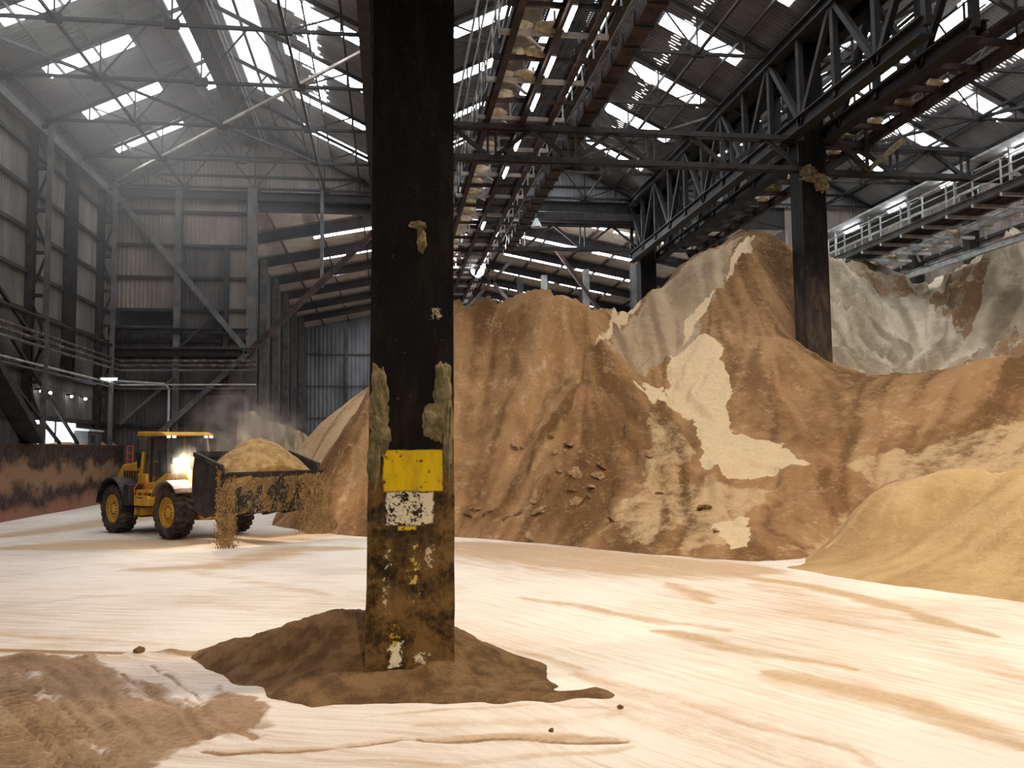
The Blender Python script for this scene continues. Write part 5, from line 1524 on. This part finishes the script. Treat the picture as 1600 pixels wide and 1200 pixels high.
for s in (-1, 1):
    part(MB().beam((CX0, s * CY, 1.7), (CX0 + 0.22, s * (CY - 0.06), CZ1), 0.10, 0.12), 'rear_pillar', 'yellow', cab)
    part(MB().beam((CX1 + 0.32, s * CY, 2.1), (CX1 + 0.02, s * (CY - 0.06), CZ1), 0.09, 0.10), 'front_pillar', 'black' if s < 0 else 'steel_pale', cab)
    part(MB().beam((CX0 + 0.75, s * CY, 1.75), (CX0 + 0.75, s * (CY - 0.05), CZ1), 0.07, 0.08), 'middle_pillar', 'black', cab)
    g = MB().add([(CX0 + 0.03, s * CY, 1.85), (CX1 + 0.25, s * CY, 1.85), (CX1 + 0.0, s * (CY - 0.05), CZ1), (CX0 + 0.2, s * (CY - 0.05), CZ1)], [(0, 1, 2, 3)])
    part(g, 'side_window', 'glass', cab, fix=False)
part(MB().add([(CX1 + 0.34, -CY, 2.12), (CX1 + 0.34, CY, 2.12), (CX1 + 0.04, CY - 0.05, CZ1), (CX1 + 0.04, -CY + 0.05, CZ1)], [(0, 1, 2, 3)]), 'windscreen', 'glass', cab, fix=False)
part(MB().add([(CX0, -CY, 2.0), (CX0, CY, 2.0), (CX0 + 0.22, CY - 0.05, CZ1), (CX0 + 0.22, -CY + 0.05, CZ1)], [(0, 1, 2, 3)]), 'rear_window', 'glass', cab, fix=False)
part(MB().prism([(CX0 - 0.12, CZ1), (CX0 - 0.05, CZ1 + 0.16), (CX1 - 0.05, CZ1 + 0.12), (CX1 + 0.25, CZ1 + 0.03), (CX1 + 0.25, CZ1 - 0.03)], -CY - 0.12, CY + 0.12), 'cab_roof', 'yellow', cab, 0.03)
for y in (-0.80, -0.60, 0.60, 0.80):
    part(MB().box(CX1 + 0.24, y - 0.055, CZ1 - 0.10, CX1 + 0.31, y + 0.055, CZ1 - 0.02), 'cab_lamp', 'lamp_dim', cab)
part(MB().box(-3.2, -0.3, 1.7, -2.75, 0.3, 2.15), 'seat', 'black', cab, 0.05)
part(MB().prism([(-3.25, 2.1), (-3.4, 2.9), (-3.25, 2.95), (-3.05, 2.1)], -0.27, 0.27), 'seat_back', 'black', cab, 0.04)
part(MB().tube([(-1.9, 0, 1.9), (-2.2, 0, 2.35)], 0.05, 8), 'steering_column', 'black', cab)
o = part(MB().lathe([(0.17, -0.015), (0.20, -0.015), (0.20, 0.015), (0.17, 0.015)], 20), 'steering_wheel', 'black', cab)
o.location = (-2.22, 0, 2.38)
o.rotation_euler = (math.radians(90), math.radians(0), math.radians(0))
# mirror
part(MB().tube([(CX1 - 0.35, -CY, 3.4), (CX1 - 0.6, -CY - 0.5, 3.38), (CX1 - 0.6, -CY - 0.5, 2.85)], 0.022, 6), 'mirror_arm', 'black')
part(MB().box(CX1 - 0.66, -CY - 0.66, 2.9, CX1 - 0.54, -CY - 0.34, 3.35), 'mirror', 'black', w=0.04)
part(MB().tube([(CX1 - 0.35, CY, 3.4), (CX1 - 0.5, CY + 0.5, 3.38)], 0.022, 6), 'mirror_arm', 'black')
part(MB().box(CX1 - 0.56, CY + 0.34, 2.9, CX1 - 0.44, CY + 0.66, 3.35), 'mirror', 'black', w=0.04)
# steps and rails on the near side
lad = bpy.data.objects.new('access_ladder', None)
COL.objects.link(lad)
lad.parent = LO
part(MB().prism([(-3.15, 0.6), (-3.0, 1.55), (-2.92, 1.55), (-3.07, 0.6)], -1.22, -0.78), 'ladder_side', 'yellow', lad)
part(MB().prism([(-2.72, 0.6), (-2.57, 1.55), (-2.49, 1.55), (-2.64, 0.6)], -1.22, -0.78), 'ladder_side', 'yellow', lad)
for i in range(3):
    part(MB().box(-3.1 + i * 0.05, -1.25, 0.62 + 0.32 * i, -2.6 + i * 0.05, -0.85, 0.67 + 0.32 * i), 'step', 'black', lad)
part(MB().box(-3.1, -1.2, 1.45, -2.0, -0.7, 1.53), 'platform', 'yellow', w=0.01)
part(MB().box(-3.2, -1.25, 1.0, -2.1, -0.85, 1.35), 'side_box', 'yellow', w=0.03)
part(MB().tube([(-2.55, -1.2, 1.3), (-2.5, -1.22, 1.75), (-2.35, -1.22, 1.85), (-2.2, -1.22, 1.75), (-2.2, -1.2, 1.3)], 0.022, 6), 'hand_rail', 'red')
part(MB().tube([(-3.1, -1.2, 0.95), (-3.1, -1.24, 1.6), (-3.0, -1.1, 1.9)], 0.022, 6), 'hand_rail', 'red')
# lift arms, cylinders
for s in (-1, 1):
    part(MB().prism([(-1.15, 1.75), (-1.2, 2.1), (-0.6, 2.25), (0.9, 1.75), (1.9, 1.25), (1.85, 0.95), (0.8, 1.3), (-0.5, 1.8)], s * 0.55 - 0.09, s * 0.55 + 0.09), 'lift_arm', 'yellow', w=0.02)
    part(MB().tube([(-0.9, s * 0.35, 1.1), (0.9, s * 0.45, 1.4)], 0.09, 10), 'lift_cylinder', 'steel_pale')
part(MB().prism([(0.2, 1.5), (0.5, 2.6), (0.75, 2.55), (0.6, 1.45)], -0.14, 0.14), 'tilt_lever', 'yellow', w=0.02)
part(MB().tube([(-0.8, 0, 2.0), (0.5, 0, 2.45)], 0.10, 10), 'tilt_cylinder', 'steel_pale')
part(MB().tube([(0.6, 0, 1.55), (1.9, 0, 1.5)], 0.07, 10), 'tilt_link', 'steel_pale')
# head lamps
for s in (-1, 1):
    hl_ = bpy.data.objects.new('head_lamp', None)
    COL.objects.link(hl_)
    hl_.parent = LO
    hl_.location = (-0.88, s * 0.88, 2.55)
    part(MB().box(-0.14, -0.13, -0.11, 0.0, 0.13, 0.11), 'lamp_housing', 'black', hl_, 0.02)
    ln = part(MB().lathe([(0.0, -0.02), (0.085, -0.01), (0.085, 0.02), (0.0, 0.03)], 16), 'lamp_lens', 'lamp_on', hl_)
    ln.rotation_euler = (0, 0, math.radians(-90))
    ln.location = (0.015, 0, 0)
    part(MB().beam((-0.1, 0, -0.1), (-0.4, -s * 0.2, -0.7), 0.07), 'lamp_bracket', 'yellow', hl_)
    sl = bpy.data.lights.new('head_lamp_beam', 'SPOT')
    sl.energy = 1500
    sl.color = (1.0, 0.88, 0.72)
    sl.spot_size = math.radians(120)
    sl.spot_blend = 0.8
    sl.shadow_soft_size = 0.12
    so = bpy.data.objects.new('head_lamp_beam', sl)
    so.parent = hl_
    so.location = (0.10, 0, 0)
    so.rotation_euler = Vector((1, 0, -0.25)).to_track_quat('-Z', 'Y').to_euler()
    COL.objects.link(so)
# bucket: rolled back, open to the top and front
BY = 1.68
bucket = bpy.data.objects.new('bucket', None)
COL.objects.link(bucket)
bucket.parent = LO
outline = [(1.95, 2.75), (1.78, 2.2), (1.80, 1.5), (2.05, 1.02), (2.55, 0.86), (2.98, 0.98), (3.60, 2.12)]
inner = [(3.56, 2.22), (2.92, 1.07), (2.52, 0.95), (2.10, 1.10), (1.88, 1.54), (1.86, 2.18), (2.03, 2.72)]
part(MB().prism(outline + inner, -BY, BY), 'shell', 'bucket', bucket)
for s in (-1, 1):
    a, b = sorted((s * BY, s * (BY + 0.06)))
    part(MB().prism([(1.93, 2.82), (1.74, 2.2), (1.76, 1.46), (2.03, 0.97), (2.56, 0.82), (3.0, 0.95), (3.62, 2.15), (3.5, 2.42)], a, b), 'side_plate', 'bucket_side', bucket)
    part(MB().beam((1.93, s * (BY + 0.08), 2.78), (3.5, s * (BY + 0.08), 2.38), 0.10, 0.14), 'side_rim', 'bucket_side', bucket)
part(MB().prism([(3.42, 1.98), (3.80, 2.18), (3.82, 2.23), (3.44, 2.10)], -BY - 0.06, BY + 0.06), 'cutting_edge', 'bucket_side', bucket)
for y in (-1.1, -0.37, 0.37, 1.1):
    part(MB().prism([(2.5, 0.80), (3.0, 0.88), (3.42, 1.78), (3.34, 1.82), (2.92, 1.02), (2.5, 0.92)], y - 0.09, y + 0.09), 'wear_strip', 'bucket_side', bucket)
part(MB().box(1.86, -BY, 2.68, 2.05, BY, 2.86), 'spill_guard', 'bucket_side', bucket)

# load heaped in the bucket, a thing of its own
def world_pt(x, y, z):
    c, s = HX / math.hypot(HX, HY), HY / math.hypot(HX, HY)
    return (-5.9 + x * c - y * s, 30.7 + x * s + y * c, z)
k = NT('falling_meal')
p = k.pos()
k.bump(k.noise(p, 14, 6, 0.7), 0.6, 0.06)
m_load = k.done(k.mix(k.ramp(k.noise(p, 4, 5, 0.65), 0.35, 0.65), (0.26, 0.155, 0.065), (0.42, 0.28, 0.13)), 0.95, 0, 0.1)
def load_z(x, y):
    # local loader coordinates: one peaked mound spanning the bucket, spilling level with its rims
    u = np.clip(np.abs(y - 0.1) / (BY + 0.05), 0, 1)
    v = np.clip(np.abs(x - 2.5) / np.where(x > 2.5, 1.30, 0.60), 0, 1)
    h = 2.28 + 0.98 * (1 - np.minimum(u ** 2.0 + v ** 2.0, 1.6) ** 0.85)
    return np.maximum(h, 1.9) + fbm(x * 3, y * 3, 4, 77) * 0.13
xs = np.linspace(1.95, 3.70, 70)
ys = np.linspace(-BY + 0.01, BY - 0.01, 120)
o = grid_mesh('bucket_load', xs, ys, load_z, m_load)
# close the body below the rim so the load is a solid
bm = bmesh.new()
bm.from_mesh(o.data)
ed = [e for e in bm.edges if e.is_boundary]
g = bmesh.ops.extrude_edge_only(bm, edges=ed)
for v in g['geom']:
    if isinstance(v, bmesh.types.BMVert):
        v.co.x = 2.1 + (v.co.x - 1.95) * 0.55
        v.co.z = 1.5
        v.co.y *= 0.98
bm.to_mesh(o.data)
bm.free()
o.location = (-5.9, 30.7, 0)
o.rotation_euler = (0, 0, math.atan2(HY, HX))
tag(o, 'tan brown meal heaped high above the rim of the loader bucket', 'load')

# meal pouring over the bucket corners: streams of separate crumbs
def stream(name, label, src, spread, n, seed, z_end=0.0):
    rnd = random.Random(seed)
    mb = MB()
    for i in range(n):
        f = rnd.random() ** 0.8
        a = rnd.random()
        x = src[0][0] + (src[1][0] - src[0][0]) * a + rnd.gauss(0, spread * (0.3 + f))
        y = src[0][1] + (src[1][1] - src[0][1]) * a + rnd.gauss(0, spread * (0.3 + f))
        z0 = src[0][2] + (src[1][2] - src[0][2]) * a
        z = z0 + (z_end - z0) * f
        s = rnd.uniform(0.006, 0.018)
        h = s * rnd.uniform(1.2, 3.2)
        q = rnd.uniform(0, 2)
        ca, sa = math.cos(q) * s, math.sin(q) * s
        mb.add([(x + ca, y + sa, z - h), (x - sa, y + ca, z - h * 0.6), (x - ca, y - sa, z - h), (x, y, z + h)], [(0, 1, 3), (1, 2, 3), (2, 0, 3), (0, 2, 1)])
    o = mb.build(name, m_load)
    o.location = (-5.9, 30.7, 0)
    o.rotation_euler = (0, 0, math.atan2(HY, HX))
    return tag(o, label, 'spill', None, 'stuff')
stream('spilling_meal', 'stream of crumbs pouring off the near corner of the bucket', ((3.72, -1.45, 2.3), (3.35, -1.80, 2.45)), 0.06, 4000, 1)
stream('spilling_meal', 'curtain of crumbs pouring off the far corner of the bucket', ((3.85, 0.9, 2.15), (3.85, 1.75, 2.15)), 0.13, 4200, 2, 0.25)
stream('spilling_meal', 'thin veil of crumbs falling along the front edge of the bucket', ((3.86, -1.3, 2.15), (3.86, 1.0, 2.15)), 0.05, 700, 3, 1.0)

# ------------------------------------------------------------------ dust in the air
def haze(name, label, shape, loc, density, colour, noisy=False, aniso=0.3):
    o = shape.build(name, M['steel'], loc=loc)
    k = NT(name + '_air')
    k.t.nodes.remove(k.b)
    v = k.n('ShaderNodeVolumePrincipled')
    v.inputs['Color'].default_value = (*colour, 1)
    v.inputs['Anisotropy'].default_value = aniso
    if noisy:
        c = k.n('ShaderNodeTexCoord').outputs['Object']
        d = k.n('ShaderNodeVectorMath', operation='LENGTH')
        k.t.links.new(c, d.inputs[0])
        f = k.ramp(d.outputs['Value'], noisy, 0.1)
        f = k.math('MULTIPLY', f, k.ramp(k.noise(c, 1.1, 5, 0.65), 0.42, 0.72))
        k.t.links.new(k.math('MULTIPLY', f, density), v.inputs['Density'])
    else:
        v.inputs['Density'].default_value = density
    k.t.links.new(v.outputs[0], k.out.inputs['Volume'])
    o.data.materials[0] = k.m
    return tag(o, label, 'haze', None, 'stuff')
def box_haze(name, label, x0, x1, y0, y1, z0, z1, density, colour):
    # dust thickening towards the roof: density rises smoothly with height and fades at the sides
    o = MB().box(x0, y0, z0, x1, y1, z1).build(name, M['steel'])
    k = NT(name + '_air')
    k.t.nodes.remove(k.b)
    v = k.n('ShaderNodeVolumePrincipled')
    v.inputs['Color'].default_value = (*colour, 1)
    v.inputs['Anisotropy'].default_value = 0.2
    x, y, z = k.xyz(k.pos())
    f = k.math('MULTIPLY', k.ramp(z, z0, z0 + (z1 - z0) * 0.8), k.ramp(x, x1, x1 - (x1 - x0) * 0.75))
    f = k.math('MULTIPLY', f, k.ramp(y, y0, y0 + 10))
    k.t.links.new(k.math('MULTIPLY', f, density), v.inputs['Density'])
    k.t.links.new(v.outputs[0], k.out.inputs['Volume'])
    o.data.materials[0] = k.m
    return tag(o, label, 'haze', None, 'stuff')
box_haze('haze', 'thin dusty haze hanging under the roof over the wheel loader', XL + 0.2, 0.2, 22, YG - 0.3, 7.0, 24.2, 0.017, (0.95, 0.93, 0.90))
sp = bmesh.new()
bmesh.ops.create_icosphere(sp, subdivisions=3, radius=1.0)
mb = MB()
mb.add([v.co * 2.4 for v in sp.verts], [tuple(v.index for v in f.verts) for f in sp.faces])
sp.free()
o = haze('dust_cloud', 'brown dust drifting up behind the loader bucket', mb, (-5.2, 33.0, 3.4), 2.2, (0.85, 0.70, 0.58), 2.3)
o.scale = (1.1, 1.1, 0.95)

sp = bmesh.new()
bmesh.ops.create_icosphere(sp, subdivisions=3, radius=1.0)
mb = MB()
mb.add([v.co * 0.95 for v in sp.verts], [tuple(v.index for v in f.verts) for f in sp.faces])
sp.free()
wp = world_pt(-0.45, -0.9, 2.5)  # added puff that makes the glow around the lamp
o = haze('dust_cloud', 'dust puff added to give the near head lamp of the loader its glow', mb, wp, 0.5, (0.95, 0.85, 0.72), 0.95, 0.0)
